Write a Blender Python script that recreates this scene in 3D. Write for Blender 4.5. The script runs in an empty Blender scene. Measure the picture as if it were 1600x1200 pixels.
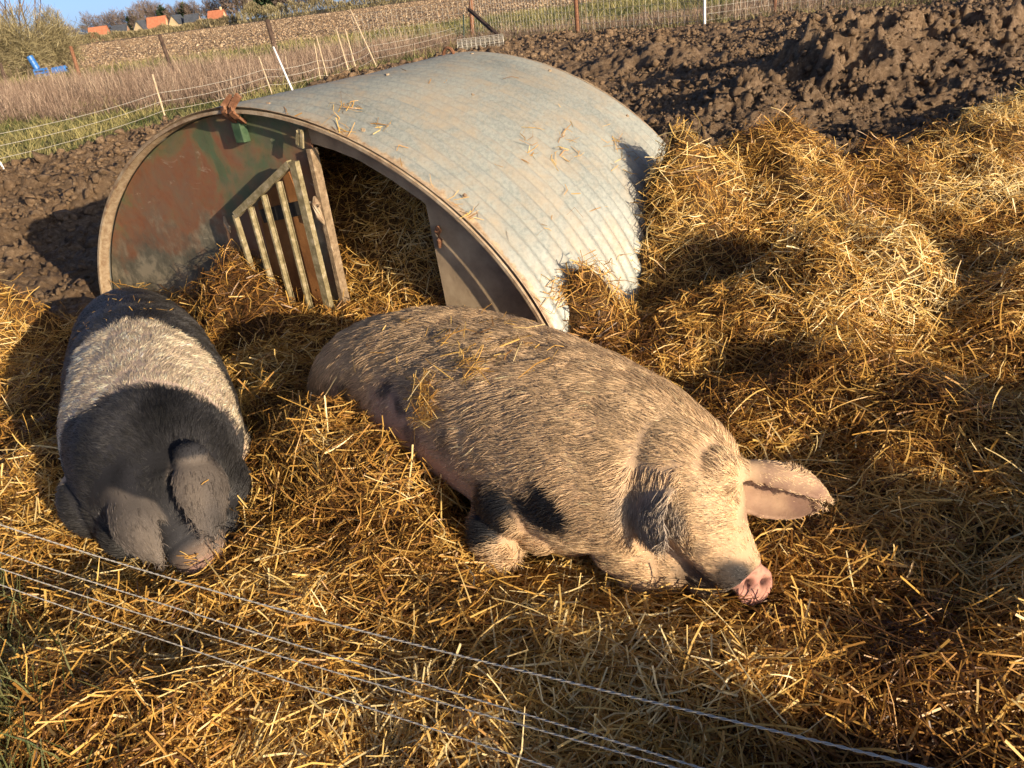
import bpy, bmesh, math
import numpy as np
from mathutils import Vector, Matrix
from mathutils.bvhtree import BVHTree
rad = math.radians
SC = bpy.context.scene
COL = SC.collection

# ------------------------------------------------------------------ camera
CAM_H, FPX, PITCH, ROLL = 1.6, 1200.0, rad(27.3), rad(7.5)
_f = np.array([0, math.cos(PITCH), -math.sin(PITCH)])
_r0 = np.array([1.0, 0, 0]); _u0 = np.cross(_r0, _f)
CR = _r0 * math.cos(ROLL) - _u0 * math.sin(ROLL)
CU = _r0 * math.sin(ROLL) + _u0 * math.cos(ROLL)
CP = np.array([0, 0, CAM_H])
cam = bpy.data.cameras.new('camera'); cam_o = bpy.data.objects.new('camera', cam); COL.objects.link(cam_o)
cam.sensor_width = 36; cam.lens = 36 * FPX / 1600; cam.clip_start = .05; cam.clip_end = 6000
cam_o.matrix_world = Matrix(((CR[0], CU[0], -_f[0], 0), (CR[1], CU[1], -_f[1], 0), (CR[2], CU[2], -_f[2], CAM_H), (0, 0, 0, 1)))
SC.camera = cam_o
SUN_AZ, SUN_EL = rad(-50), rad(13.5)
SUN = np.array([math.cos(SUN_AZ) * math.cos(SUN_EL), math.sin(SUN_AZ) * math.cos(SUN_EL), math.sin(SUN_EL)])
w = bpy.data.worlds.new('World'); SC.world = w; w.use_nodes = True
nt = w.node_tree; sky = nt.nodes.new('ShaderNodeTexSky'); sky.sky_type = 'NISHITA'; sky.sun_disc = False
sky.sun_elevation = SUN_EL; sky.sun_rotation = math.atan2(SUN[0], SUN[1]) ; sky.altitude = 50
sky.air_density = .25; sky.dust_density = 1.0; sky.ozone_density = 1.2
bg = nt.nodes['Background']; bg.inputs['Strength'].default_value = .115
nt.links.new(sky.outputs[0], bg.inputs[0])
sl = bpy.data.lights.new('sun', 'SUN'); sl.energy = 4.3; sl.angle = rad(.5); sl.color = (1, .80, .56)
so = bpy.data.objects.new('sun', sl); COL.objects.link(so)
so.rotation_euler = Vector(SUN).to_track_quat('Z', 'Y').to_euler()
SC.view_settings.view_transform = 'Standard'; SC.view_settings.look = 'None'; SC.view_settings.exposure = .76

def ray(x, y): return _f + CR * (x - 800) / FPX + CU * (600 - y) / FPX
def W(x, y, z=0.0):
    "the point at height z seen at photo pixel x, y"
    v = ray(x, y); return CP + v * ((z - CAM_H) / v[2])
def FAR(x, D, z=0.0):
    "the point at forward distance D under the horizon point of photo column x"
    a, b = ray(x, 600.), ray(x, 0.)
    t = a[2] / (a[2] - b[2]); v = a + (b - a) * t
    p = CP + v * (D / v[1]); return np.array([p[0], p[1], z])
def proj(P):
    d = np.asarray(P, float) - CP; z = d @ _f
    return np.stack([800 + FPX * (d @ CR) / z, 600 - FPX * (d @ CU) / z, z], -1)

# ------------------------------------------------------------------ helpers
rng = np.random.default_rng(7)
def _hash(ix, iy, seed):
    n = (ix.astype(np.int64) * 374761393 + iy.astype(np.int64) * 668265263 + seed * 1274126177) & 0x7fffffff
    n = ((n ^ (n >> 13)) * 1274126177) & 0x7fffffff
    n = n ^ (n >> 16)
    return (n & 0xffff) / 65535.0
def vnoise(x, y, seed=0):
    x = np.asarray(x, float); y = np.asarray(y, float)
    ix, iy = np.floor(x).astype(int), np.floor(y).astype(int); fx, fy = x - ix, y - iy
    fx = fx * fx * fx * (fx * (fx * 6 - 15) + 10); fy = fy * fy * fy * (fy * (fy * 6 - 15) + 10)
    a, b, c, d = _hash(ix, iy, seed), _hash(ix + 1, iy, seed), _hash(ix, iy + 1, seed), _hash(ix + 1, iy + 1, seed)
    return (a + (b - a) * fx) * (1 - fy) + (c + (d - c) * fx) * fy - .5
def fbm(x, y, oct=4, seed=0, gain=.5):
    s = 0; a = 1.0; c, n = .8, .6
    for k in range(oct):
        s = s + a * vnoise(x, y, seed + k * 17); a *= gain
        x, y = (c * x - n * y) * 2.03 + 3.1, (n * x + c * y) * 2.03 - 1.7
    return s
def ridged(x, y, oct=4, seed=0):
    s = 0; a = 1.0
    for k in range(oct):
        s = s + a * (1 - 4 * np.abs(vnoise(x, y, seed + k * 31))); a *= .5
        x, y = (.8 * x - .6 * y) * 2.1 + 3.1, (.6 * x + .8 * y) * 2.1 - 1.7
    return s
def sstep(a, b, x):
    t = np.clip((x - a) / (b - a), 0, 1); return t * t * (3 - 2 * t)

def mesh_np(name, V, faces, k, mat, parent=None, smooth=False, attrs=None):
    "faces: flat index array of k-gons"
    V = np.asarray(V, np.float32).reshape(-1, 3); faces = np.asarray(faces, np.int32).reshape(-1, k)
    me = bpy.data.meshes.new(name)
    me.vertices.add(len(V)); me.vertices.foreach_set('co', V.ravel())
    me.loops.add(faces.size); me.loops.foreach_set('vertex_index', faces.ravel())
    me.polygons.add(len(faces)); me.polygons.foreach_set('loop_start', np.arange(0, faces.size, k, dtype=np.int32))
    me.update(calc_edges=True)
    if smooth: me.polygons.foreach_set('use_smooth', np.ones(len(faces), bool))
    for an, arr in (attrs or {}).items():
        arr = np.asarray(arr, np.float32)
        if arr.ndim == 1:
            a = me.attributes.new(an, 'FLOAT', 'POINT'); a.data.foreach_set('value', arr)
        else:
            a = me.attributes.new(an, 'FLOAT_COLOR', 'POINT'); a.data.foreach_set('color', arr.ravel())
    if mat: me.materials.append(mat)
    o = bpy.data.objects.new(name, me); COL.objects.link(o)
    if parent: child(o, parent)
    return o
def child(o, parent):
    o.parent = parent; o.matrix_parent_inverse = Matrix.Translation(parent.location).inverted() if parent.type == 'EMPTY' else parent.matrix_world.inverted()
    return o
def bm_obj(name, bm, mat, parent=None, smooth=False):
    me = bpy.data.meshes.new(name); bm.normal_update(); bm.to_mesh(me); bm.free()
    if mat: me.materials.append(mat)
    if smooth:
        for p in me.polygons: p.use_smooth = True
    o = bpy.data.objects.new(name, me); COL.objects.link(o)
    if parent: child(o, parent)
    return o
def empty(name, loc):
    o = bpy.data.objects.new(name, None); o.location = loc; o.empty_display_size = .1; COL.objects.link(o); return o
def tag(o, label=None, cat=None, group=None, kind=None):
    if label: o['label'] = label
    if cat: o['category'] = cat
    if group: o['group'] = group
    if kind: o['kind'] = kind
    return o
def frame_of(t, hint=(0, 0, 1)):
    t = np.asarray(t, float); t = t / np.linalg.norm(t); h = np.asarray(hint, float)
    s = np.cross(t, h)
    if np.linalg.norm(s) < 1e-4: s = np.cross(t, (1, 0, 0))
    s = s / np.linalg.norm(s); return s, np.cross(s, t)
def add_tube(bm, pts, radii, n=8, cap=True, hint=(0, 0, 1)):
    pts = [np.asarray(p, float) for p in pts]
    if np.isscalar(radii): radii = [radii] * len(pts)
    rings = []
    for i, p in enumerate(pts):
        t = pts[min(i + 1, len(pts) - 1)] - pts[max(i - 1, 0)]
        s, u = frame_of(t, hint)
        rings.append([bm.verts.new(p + radii[i] * (math.cos(2 * math.pi * k / n) * s + math.sin(2 * math.pi * k / n) * u)) for k in range(n)])
    for a, b in zip(rings, rings[1:]):
        for k in range(n): bm.faces.new((a[k], a[(k + 1) % n], b[(k + 1) % n], b[k]))
    if cap:
        bm.faces.new(rings[0][::-1]); bm.faces.new(rings[-1])
def tube(name, pts, radii, mat, parent=None, n=8, smooth=True):
    bm = bmesh.new(); add_tube(bm, pts, radii, n); return bm_obj(name, bm, mat, parent, smooth)
def add_beam(bm, a, b, w_, d_, side):
    "a square bar from a to b; side = direction of its width w_"
    a, b = np.asarray(a, float), np.asarray(b, float); t = (b - a) / np.linalg.norm(b - a)
    s = np.asarray(side, float); s = s - t * (s @ t); s /= np.linalg.norm(s); u = np.cross(t, s)
    vs = [bm.verts.new(p + s * w_ / 2 * i + u * d_ / 2 * j) for p in (a, b) for i, j in ((-1, -1), (1, -1), (1, 1), (-1, 1))]
    for f in ((3, 2, 1, 0), (4, 5, 6, 7), (0, 1, 5, 4), (1, 2, 6, 5), (2, 3, 7, 6), (3, 0, 4, 7)): bm.faces.new([vs[i] for i in f])

def newmat(name, rough=.8, spec=.3):
    m = bpy.data.materials.new(name); m.use_nodes = True; n = m.node_tree; b = n.nodes['Principled BSDF']
    b.inputs['Roughness'].default_value = rough; b.inputs['Specular IOR Level'].default_value = spec
    return m, n, b
def ramp(n, src, stops, interp='LINEAR'):
    r = n.nodes.new('ShaderNodeValToRGB'); e = r.color_ramp; e.interpolation = interp
    while len(e.elements) < len(stops): e.elements.new(.5)
    for el, (p, c) in zip(e.elements, stops): el.position = p; el.color = (*c, 1) if len(c) == 3 else c
    n.links.new(src, r.inputs[0]); return r.outputs[0]
def noise(n, scale, detail=6, rough=.6, vec=None, dist=0.0):
    t = n.nodes.new('ShaderNodeTexNoise'); t.inputs['Scale'].default_value = scale; t.inputs['Detail'].default_value = detail
    t.inputs['Roughness'].default_value = rough; t.inputs['Distortion'].default_value = dist
    if vec is None:
        tc = n.nodes.new('ShaderNodeTexCoord'); vec = tc.outputs['Object']
    n.links.new(vec, t.inputs['Vector']); return t.outputs['Fac']
def mapped(n, scale, rot=(0, 0, 0)):
    tc = n.nodes.new('ShaderNodeTexCoord'); mp = n.nodes.new('ShaderNodeMapping'); mp.inputs['Scale'].default_value = scale
    mp.inputs['Rotation'].default_value = rot; n.links.new(tc.outputs['Object'], mp.inputs[0]); return mp.outputs[0]
def mix(n, f, a, b, mode='MIX'):
    m = n.nodes.new('ShaderNodeMix'); m.data_type = 'RGBA'; m.blend_type = mode
    for s, v in ((m.inputs['Factor'], f), (m.inputs['A'], a), (m.inputs['B'], b)):
        if hasattr(v, 'is_linked'): n.links.new(v, s)
        else: s.default_value = v if not isinstance(v, tuple) else (*v, 1)[:4]
    return m.outputs['Result']
def bump(n, b, h, strength=.5, dist=.02):
    m = n.nodes.new('ShaderNodeBump'); m.inputs['Strength'].default_value = strength; m.inputs['Distance'].default_value = dist
    n.links.new(h, m.inputs['Height']); n.links.new(m.outputs[0], b.inputs['Normal'])
def noisy(name, stops, scale=6, rough=.8, spec=.3, bs=.3, bd=.01, detail=8, dist=0., metal=0.):
    m, n, b = newmat(name, rough, spec); f = noise(n, scale, detail, .65, dist=dist)
    n.links.new(ramp(n, f, stops), b.inputs['Base Color']); b.inputs['Metallic'].default_value = metal
    if bs: bump(n, b, noise(n, scale * 6, 5), bs, bd)
    return m
def attr(n, name):
    a = n.nodes.new('ShaderNodeAttribute'); a.attribute_name = name; return a
def tone_mat(name, stops, rough=.6, spec=.3, trans=0.0, aname='tone'):
    m, n, b = newmat(name, rough, spec); c = ramp(n, attr(n, aname).outputs['Fac'], stops); n.links.new(c, b.inputs['Base Color'])
    if trans:
        t = n.nodes.new('ShaderNodeBsdfTranslucent'); n.links.new(c, t.inputs['Color']); x = n.nodes.new('ShaderNodeMixShader')
        x.inputs[0].default_value = trans; n.links.new(b.outputs[0], x.inputs[1]); n.links.new(t.outputs[0], x.inputs[2])
        n.links.new(x.outputs[0], n.nodes['Material Output'].inputs['Surface'])
    return m

SNOUT = W(1181, 917, .135)
# ------------------------------------------------------------------ the ark's frame of reference (needed by the straw too)
AX = np.array([-1.198, 3.997, -.148]); AYAW = -.593; AA, AB, AL, AT, AE = 1.749, 1.363, 1.945, .028, 1.083
AD = np.array([math.cos(AYAW) * math.cos(AT), math.sin(AYAW) * math.cos(AT), math.sin(AT)])
AN = np.array([-math.sin(AYAW), math.cos(AYAW), 0.0]); AU = np.cross(AD, AN)
AX = AX + AN * .08
def ark_pt(a, b, t): return AX + AD * a + AU * b + AN * t
def arc_ab(th, off=0.0):
    c, s = np.cos(th), np.sin(th)
    c2 = np.sign(c) * np.abs(c) ** AE; s2 = np.where(s > 0, np.abs(s) ** AE, s)
    return (AA + off) * c2, (AB + off) * s2
def arc_b(a):
    "height of the arch at panel coordinate a"
    c = np.clip(np.abs(a) / AA, 0, 1) ** (1 / AE); return AB * np.sqrt(1 - c * c) ** AE
def panel(x, y, off=0.0):
    "photo pixel -> (a, b) on the front plane moved off metres towards the viewer"
    v = ray(x, y); p0 = AX - AN * off; t = ((p0 - CP) @ AN) / (v @ AN); q = CP + v * t - p0
    return q @ AD, q @ AU
# ------------------------------------------------------------------ ground heights and zones
BND = np.array([(-60, -14.), (-30, -5), (-14, 6.3), (-7.4, 12.1), (-5.5, 14.2), (-3.6, 18.6), (-1.6, 22.8), (1.2, 24.6), (3.3, 24.6), (6, 22.3), (8.74, 20.0), (11.5, 18.6), (16, 15.5), (60, -10)])
def pen_edge(x): return np.interp(x, BND[:, 0], BND[:, 1])
BUMPS = [  # x, y, height, rx, ry, yaw
    (1.72, 4.50, .50, .50, .42, .0), (1.20, 4.38, .64, .60, .27, .977), (2.5, 4.75, .42, .65, .42, .0),
    (1.62, 3.35, .40, .42, .36, .3), (1.05, 3.25, .18, .38, .30, .0), (2.5, 3.0, .24, .55, .28, .0),
    (.42, 3.32, .30, .17, .17, .0), (4.3, 6.3, .32, .85, .5, .0), (3.3, 5.2, .30, .55, .4, .0), (3.0, 3.6, .16, .5, .22, .0),
    (1.15, 2.55, .14, .40, .22, .2), (1.7, 2.15, .14, .4, .2, .2),
    (1.05, 1.13, .08, .42, .13, .1), (1.45, 1.35, .12, .30, .14, .2), (.52, .68, .30, .36, .13, .0), (1.62, 1.15, .30, .26, .17, .6), (2.1, 1.7, .26, .4, .2, .5),  # high mounds out of view, added to throw shade over the lower right
    (-.60, 2.36, .20, .17, .34, .75), (-.36, 2.0, .12, .16, .22, .6), 
    (-1.42, 4.12, .30, .40, .20, -.6), (-.72, 3.80, .20, .32, .22, -.6), (-1.05, 3.35, .14, .22, .35, .2),
    (-3.1, 4.45, .34, .32, .28, .0), (-2.35, 2.6, .14, .35, .3, .0), (-1.7, 1.75, .10, .3, .2, .0), (-.75, 1.35, .08, .5, .14, -.1),
    (-1.3, 1.45, .10, .2, .2, 0)]
def straw_mask(x, y):
    n = fbm(x * 1.3, y * 1.3, 3, 5) * .9
    top = np.interp(x, [-9, -3.4, -2.7, -2.2, -1, .2, 1.2, 1.8, 2.6, 3.2, 4.0, 5.5, 8, 12], [4.8, 4.75, 4.6, 4.9, 5.0, 5.6, 5.6, 5.3, 5.05, 5.2, 6.6, 6.9, 6.6, 6.5])
    m = sstep(.35, -.35, y - top + n)
    rel = (x - AX[0]) * AN[0] + (y - AX[1]) * AN[1]; aa = (x - AX[0]) * AD[0] + (y - AX[1]) * AD[1]
    return np.where((rel > .0) & (rel < AL) & (np.abs(aa) < AA), 1.0, np.where((aa < -AA + .1) & (rel > -.5), 0., m))
def bumps(x, y):
    z = 0 * x
    for bx, by, h, rx, ry, a in BUMPS:
        dx, dy = x - bx, y - by; c, s = math.cos(a), math.sin(a)
        q = ((dx * c + dy * s) / rx) ** 2 + ((-dx * s + dy * c) / ry) ** 2
        g = h * np.exp(-q ** 1.3 * .8)
        z = (z ** 3 + g ** 3) ** (1 / 3.) if h > .15 else z + g * .7
    for bx, by, h, rx, ry in ((-.02, 1.98, .07, .30, .16), (.55, 1.60, .045, .34, .13), (.35, 1.78, .05, .3, .15), (-1.0, 2.1, .05, .25, .12)):
        z = z - h * np.exp(-((x - bx) / rx) ** 2 - ((y - by) / ry) ** 2)
    return z
def height(x, y):
    x = np.asarray(x, float); y = np.asarray(y, float)
    pen = sstep(.6, -.6, y - pen_edge(x)); sm = straw_mask(x, y)
    d = np.hypot(x, y)
    mud = .05 + .10 * ridged(x * .8, y * .8, 2, 3) * .5 + .05 * ridged(x * 2.6, y * 2.6, 4, 9) * .6 + .030 * ridged(x * 5.5 + 2 * vnoise(x * 3, y * 3, 5), y * 5.5, 3, 21) + .022 * ridged(x * 12, y * 12, 3, 24) + .10 * fbm(x * .5, y * .5, 2, 2)
    mud = mud * np.interp(y, [0, 5, 7, 30], [.35, .6, 1.05, 1.2])
    for mx, my, h, r in ((4.3, 9.6, .38, 1.0), (6.2, 10.2, .35, 1.3), (2.9, 8.2, .22, .6), (6.3, 13.5, .3, 1.2), (8.7, 11.5, .4, 1.2), (3.2, 13.8, .18, .9), (-3.9, 8.3, .22, .4), (-5.5, 9.3, .2, .5)):
        g = np.exp(-((x - mx) ** 2 + (y - my) ** 2) / r ** 2); mud = mud + h * g * (1 + .5 * ridged(x * 1.9, y * 1.9, 3, 44))
    straw = .03 + bumps(x, y) * (1 + .5 * fbm(x * 3, y * 3, 3, 12)) + np.interp(y, [1.8, 2.6], [.085, .17]) * fbm(x * 2.2, y * 2.2, 3, 31) + .045 * fbm(x * 7, y * 7, 2, 37) + .03
    rel = (x - AX[0]) * AN[0] + (y - AX[1]) * AN[1]; aa = (x - AX[0]) * AD[0] + (y - AX[1]) * AD[1]
    inside = (rel > .0) & (rel < AL + .02) & (np.abs(aa) < AA - .02)
    zi = .20 + .62 * sstep(-.02, .48, rel) * (1 - .35 * np.abs(aa / AA) ** 2) + .10 * fbm(x * 3, y * 3, 3, 61)
    zi = np.minimum(zi, arc_b(aa) * .80 - .22); zi = np.maximum(zi, -.1)
    near_in = sstep(-.05, .05, rel)
    over = straw > AX[2] + arc_b(aa) + aa * math.sin(AT) + .015
    straw = np.where(inside & ~(over & (aa > .6 * AA)), straw * (1 - near_in) + zi * near_in, straw)
    mud = np.where(inside, 0, mud)
    out = .03 * fbm(x * .7, y * .7, 3, 77) * sstep(900, 60, d) + .02
    z = mud * (1 - sm) + straw * sm
    return z * pen + out * (1 - pen)

# polar sheet, dense in front of the camera
a1 = np.concatenate([np.linspace(-180, -58, 30)[:-1], np.linspace(-58, 58, 900), np.linspace(58, 180, 30)[1:]])
rr = [.35]
while rr[-1] < 5200: rr.append(rr[-1] * (1.0046 if rr[-1] < 26 else 1.03 if rr[-1] < 90 else 1.10))
rr = np.array(rr); A_, R_ = np.meshgrid(np.radians(a1), rr)
GX, GY = R_ * np.sin(A_), R_ * np.cos(A_) + 0.0
GZ = height(GX, GY)
nr, na = GX.shape
V = np.stack([GX, GY, GZ], -1).reshape(-1, 3)
V = np.vstack([V, [[0, 0, 0]]])
i, j = np.meshgrid(np.arange(nr - 1), np.arange(na - 1), indexing='ij'); b0 = (i * na + j).ravel()
F = np.stack([b0, b0 + 1, b0 + na + 1, b0 + na], 1)
cen = V[F].mean(1); cx, cy = cen[:, 0], cen[:, 1]
zone = np.zeros(len(F), int)                                    # 0 mud pen, 1 rough grass, 2 ploughed field, 3 far land, 4 straw ground
edge = pen_edge(cx); wob = fbm(cx * .8, cy * .8, 2, 5)
field_near = 51 + .02 * cx
zone[cy > edge + wob * .8] = 1
zone[(cy > field_near + wob * 2)] = 2
zone[(cy > 430)] = 3
zone[(cy < edge) & (straw_mask(cx, cy) > .5)] = 4
def sheet(name, sel, mat, kind='structure', label=None, cat=None):
    f = F[sel]; u, inv = np.unique(f, return_inverse=True)
    o = mesh_np(name, V[u], inv.reshape(f.shape), 4, mat, smooth=True); tag(o, label, cat, kind=kind); return o

m, n, b = newmat('mud', .75, .35)
f1 = noise(n, 2.2, 8, .65); f2 = noise(n, 22, 8, .7)
c = ramp(n, f1, [(.3, (.17, .105, .056)), (.5, (.28, .185, .105)), (.7, (.40, .285, .175))])
c = mix(n, .6, c, ramp(n, f2, [(.32, (.06, .036, .02)), (.5, (.23, .148, .082)), (.68, (.50, .38, .25))]))
c = mix(n, ramp(n, noise(n, .9, 5, .6), [(.42, (0, 0, 0)), (.62, (.6, .6, .6))]), c, mix(n, .5, c, (.045, .028, .018)))
n.links.new(c, b.inputs['Base Color']); bump(n, b, noise(n, 38, 10, .85), 1.0, .035)
M_MUD = m
M_STRAWGROUND = noisy('straw_gap_shade', [(.3, (.05, .028, .012)), (.55, (.12, .068, .025)), (.75, (.22, .13, .05))], 14, .9, .2, .8, .02)  # kept dark so the gaps between straws look shaded
m, n, b = newmat('rough_grass', .9, .2)
c = ramp(n, noise(n, .5, 6, .6), [(.35, (.13, .105, .06)), (.5, (.10, .115, .04)), (.65, (.16, .14, .08))])
c = mix(n, .6, c, ramp(n, noise(n, 9, 8, .7), [(.3, (.05, .045, .022)), (.5, (.12, .12, .05)), (.7, (.24, .20, .11))]))
n.links.new(c, b.inputs['Base Color']); bump(n, b, noise(n, 12, 8, .7), 1, .08); M_GRASSGROUND = m
m, n, b = newmat('ploughed_soil', .9, .2)
mv = mapped(n, (.35, 1, 1))
c = ramp(n, noise(n, 1.1, 8, .85, mv), [(.32, (.13, .09, .055)), (.48, (.23, .16, .10)), (.56, (.31, .225, .145)), (.68, (.42, .33, .22))])
n.links.new(c, b.inputs['Base Color']); bump(n, b, noise(n, 1.4, 8, .8), .8, .18); M_FIELD = m
M_FARLAND = noisy('far_land', [(.35, (.10, .10, .05)), (.6, (.16, .13, .08))], .02, 1, .1, 0)
sheet('ground', zone == 0, M_MUD)
sheet('grass_ground', zone == 1, M_GRASSGROUND)
sheet('ploughed_field', zone == 2, M_FIELD)
sheet('far_land', zone == 3, M_FARLAND)
sheet('straw_ground', zone == 4, M_STRAWGROUND)

# ------------------------------------------------------------------ straw
def hnormal(x, y, e=.012):
    zx = (height(x + e, y) - height(x - e, y)) / (2 * e); zy = (height(x, y + e) - height(x, y - e)) / (2 * e)
    n_ = np.stack([-zx, -zy, np.ones_like(zx)], -1); return n_ / np.linalg.norm(n_, axis=1, keepdims=True)
def strands(P, Nrm, L, Wd, tilt, yaw, tone, bend=.12, r=rng, roll=.7):
    "bent flat straws: 3 rows of 2 verts each; returns verts, quads, tone"
    k = len(P)
    t0 = np.stack([np.cos(yaw), np.sin(yaw), np.zeros(k)], -1); t0 = t0 - Nrm * (t0 * Nrm).sum(1, keepdims=True); t0 /= np.linalg.norm(t0, axis=1, keepdims=True)
    T = t0 * np.cos(tilt)[:, None] + Nrm * np.sin(tilt)[:, None]
    S = np.cross(T, Nrm); S /= np.linalg.norm(S, axis=1, keepdims=True); U = np.cross(S, T)
    a = r.normal(0, roll, k)[:, None]; S2 = S * np.cos(a) + U * np.sin(a)
    bd = (r.normal(0, bend, k) * L)[:, None]; bdir = S * r.normal(0, 1, k)[:, None] + U * np.abs(r.normal(0, .6, k))[:, None]
    mpos = (r.uniform(-.25, .25, k) * L)[:, None]
    A0 = P - T * L[:, None] / 2; A1 = P + T * mpos + bdir * bd; A2 = P + T * L[:, None] / 2
    hw = (Wd / 2)[:, None]
    V = np.stack([A0 - S2 * hw, A0 + S2 * hw, A1 - S2 * hw, A1 + S2 * hw, A2 - S2 * hw * .7, A2 + S2 * hw * .7], 1)
    idx = (np.arange(k) * 6)[:, None]
    Fq = np.concatenate([idx + np.array([[0, 1, 3, 2]]), idx + np.array([[2, 3, 5, 4]])], 1)
    return V.reshape(-1, 3), Fq.reshape(-1, 4), np.repeat(tone, 6)
def curly(P, Nrm, L, Wd, tilt, yaw, tone, bend=.25, rows=6, r=rng):
    "long soft stalks: smooth bow plus one kink"
    k = len(P); t0 = np.stack([np.cos(yaw), np.sin(yaw), 0 * yaw], -1); t0 -= Nrm * (t0 * Nrm).sum(1, keepdims=True); t0 /= np.linalg.norm(t0, axis=1, keepdims=True)
    T = t0 * np.cos(tilt)[:, None] + Nrm * np.sin(tilt)[:, None]; S = np.cross(T, Nrm); S /= np.linalg.norm(S, axis=1, keepdims=True); U = np.cross(S, T)
    bow = r.normal(0, bend, k); kink = r.normal(0, .5, k) * (r.random(k) < .5); kp = r.uniform(.25, .75, k); arch = r.normal(0, .10, k); tw0 = r.normal(0, .6, k); tw = r.normal(0, 1.0, k)
    V = np.zeros((k, rows, 2, 3)); pos = P - T * L[:, None] / 2; prev_u = 0
    for i in range(rows):
        u = i / (rows - 1); ang = bow * (u - .5) * 2.2 + kink * (u > kp)
        if i: d = T * np.cos(ang)[:, None] + S * np.sin(ang)[:, None] + U * (arch * (1 - 2 * u) * 2)[:, None]; pos = pos + d * (L / (rows - 1))[:, None]
        else: d = T
        s2 = np.cross(d, Nrm); s2 /= np.linalg.norm(s2, axis=1, keepdims=True) + 1e-9; u2 = np.cross(s2, d); a = (tw0 + tw * u)[:, None]
        s3 = (s2 * np.cos(a) + u2 * np.sin(a)) * (Wd / 2 * (1 - .45 * u))[:, None]; V[:, i, 0] = pos - s3; V[:, i, 1] = pos + s3
    b0 = (np.arange(k) * rows * 2)[:, None]; q = np.concatenate([b0 + np.array([[2 * i, 2 * i + 1, 2 * i + 3, 2 * i + 2]]) for i in range(rows - 1)], 1)
    return V.reshape(-1, 3), q.reshape(-1, 4), np.repeat(tone, rows * 2)
def sample_straw(n_try, dens_pow, x0=-4.8, x1=7.5, y0=.25, y1=7.6, margin=.35):
    x = rng.uniform(x0, x1, n_try); y = rng.uniform(y0, y1, n_try)
    d = np.hypot(np.hypot(x, y), 1.5); keep = rng.random(n_try) < np.minimum(1, (2.0 / d)) ** dens_pow
    lim = (y * .90 + .55 + margin); keep &= (np.abs(x + .12 * y) < lim)
    sm = straw_mask(x, y)
    rel = (x - AX[0]) * AN[0] + (y - AX[1]) * AN[1]; aa = (x - AX[0]) * AD[0] + (y - AX[1]) * AD[1]
    behind = (rel > 1.3) & (rel < AL) & (np.abs(aa) < AA) & (aa < .72 * AA)
    hidden = (rel > .02) & (np.abs(aa) < AA) & ((aa < -.35))
    keep &= (rng.random(n_try) < sm ** 1.6) & ~behind & ~hidden
    return x[keep], y[keep]
STR = [(0, (.055, .024, .009)), (.20, (.21, .095, .023)), (.40, (.45, .232, .052)), (.60, (.66, .39, .09)), (.80, (.77, .53, .165)), (1, (.87, .72, .38))]
M_STRAW = tone_mat('straw', STR, .42, .5, .18)
def wall_clear(x, y, z, pad):
    "keep straw out of the roof sheet"
    P = np.stack([x, y, z], -1) - AX; a = P @ AD; bb = P @ AU; t = P @ AN
    out = (t > -.06) & (t < AL + .06) & (np.abs(a) < AA + pad) & (bb < arc_b(a) + pad) & ~((np.abs(a) < AA - pad) & (bb < arc_b(a) - pad))
    return ~out
def straw_batch(n_try, dp, Lr, Wr, lift, tilt, tmu, tsd, bend=.12, wpow=0.0):
    x, y = sample_straw(n_try, dp); k = len(x)
    N_ = hnormal(x, y); z = height(x, y)
    L = rng.uniform(*Lr, k) ** 1.0; Wd = rng.uniform(*Wr, k)
    lump = np.maximum(0, fbm(x * 9, y * 9, 2, 91)) * .07
    P = np.stack([x, y, z], -1) + N_ * (np.abs(rng.normal(0, lift, k)) + lump + .002)[:, None]
    ok = wall_clear(P[:, 0], P[:, 1], P[:, 2], L.mean() * .3)
    yaw = rng.uniform(0, 2 * np.pi, k) * .52 + 10 * fbm(x * 1.9, y * 1.9, 2, 71)
    patch = fbm(x * 2.3, y * 2.3, 4, 55) * .58
    tone = np.clip(rng.normal(tmu, tsd, k) + patch, 0.02, .99)
    ti = rng.normal(0, tilt, k)
    ok &= np.linalg.norm(P - (SNOUT + np.array([.02, -.05, .03])), axis=1) > .070 + L * .25
    s = ok
    if Lr[1] > .2: return curly(P[s], N_[s], L[s], Wd[s], ti[s], yaw[s], tone[s], bend)
    return strands(P[s], N_[s], L[s], Wd[s], ti[s], yaw[s], tone[s], bend)
def join_batches(name, bs, mat, parent=None):
    vs, fs, ts, off = [], [], [], 0
    for v, f, t in bs:
        vs.append(v); fs.append(f + off); ts.append(t); off += len(v)
    return mesh_np(name, np.concatenate(vs), np.concatenate(fs), 4, mat, parent, attrs={'tone': np.concatenate(ts)})
so_ = join_batches('straw', [
    straw_batch(850000, 1.3, (.015, .055), (.0016, .0036), .014, .30, .32, .17, .25),
    straw_batch(560000, 1.2, (.04, .13), (.0026, .0058), .020, .30, .48, .20, .14),
    straw_batch(230000, 1.1, (.08, .28), (.0026, .0062), .022, .24, .62, .17, .30),
    straw_batch(30000, .8, (.06, .24), (.003, .0066), .030, .65, .74, .15, .30)], M_STRAW)
tag(so_, 'loose golden wheat straw bedding spread deep round the pigs and heaped beside the metal ark', 'straw', kind='stuff')

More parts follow.
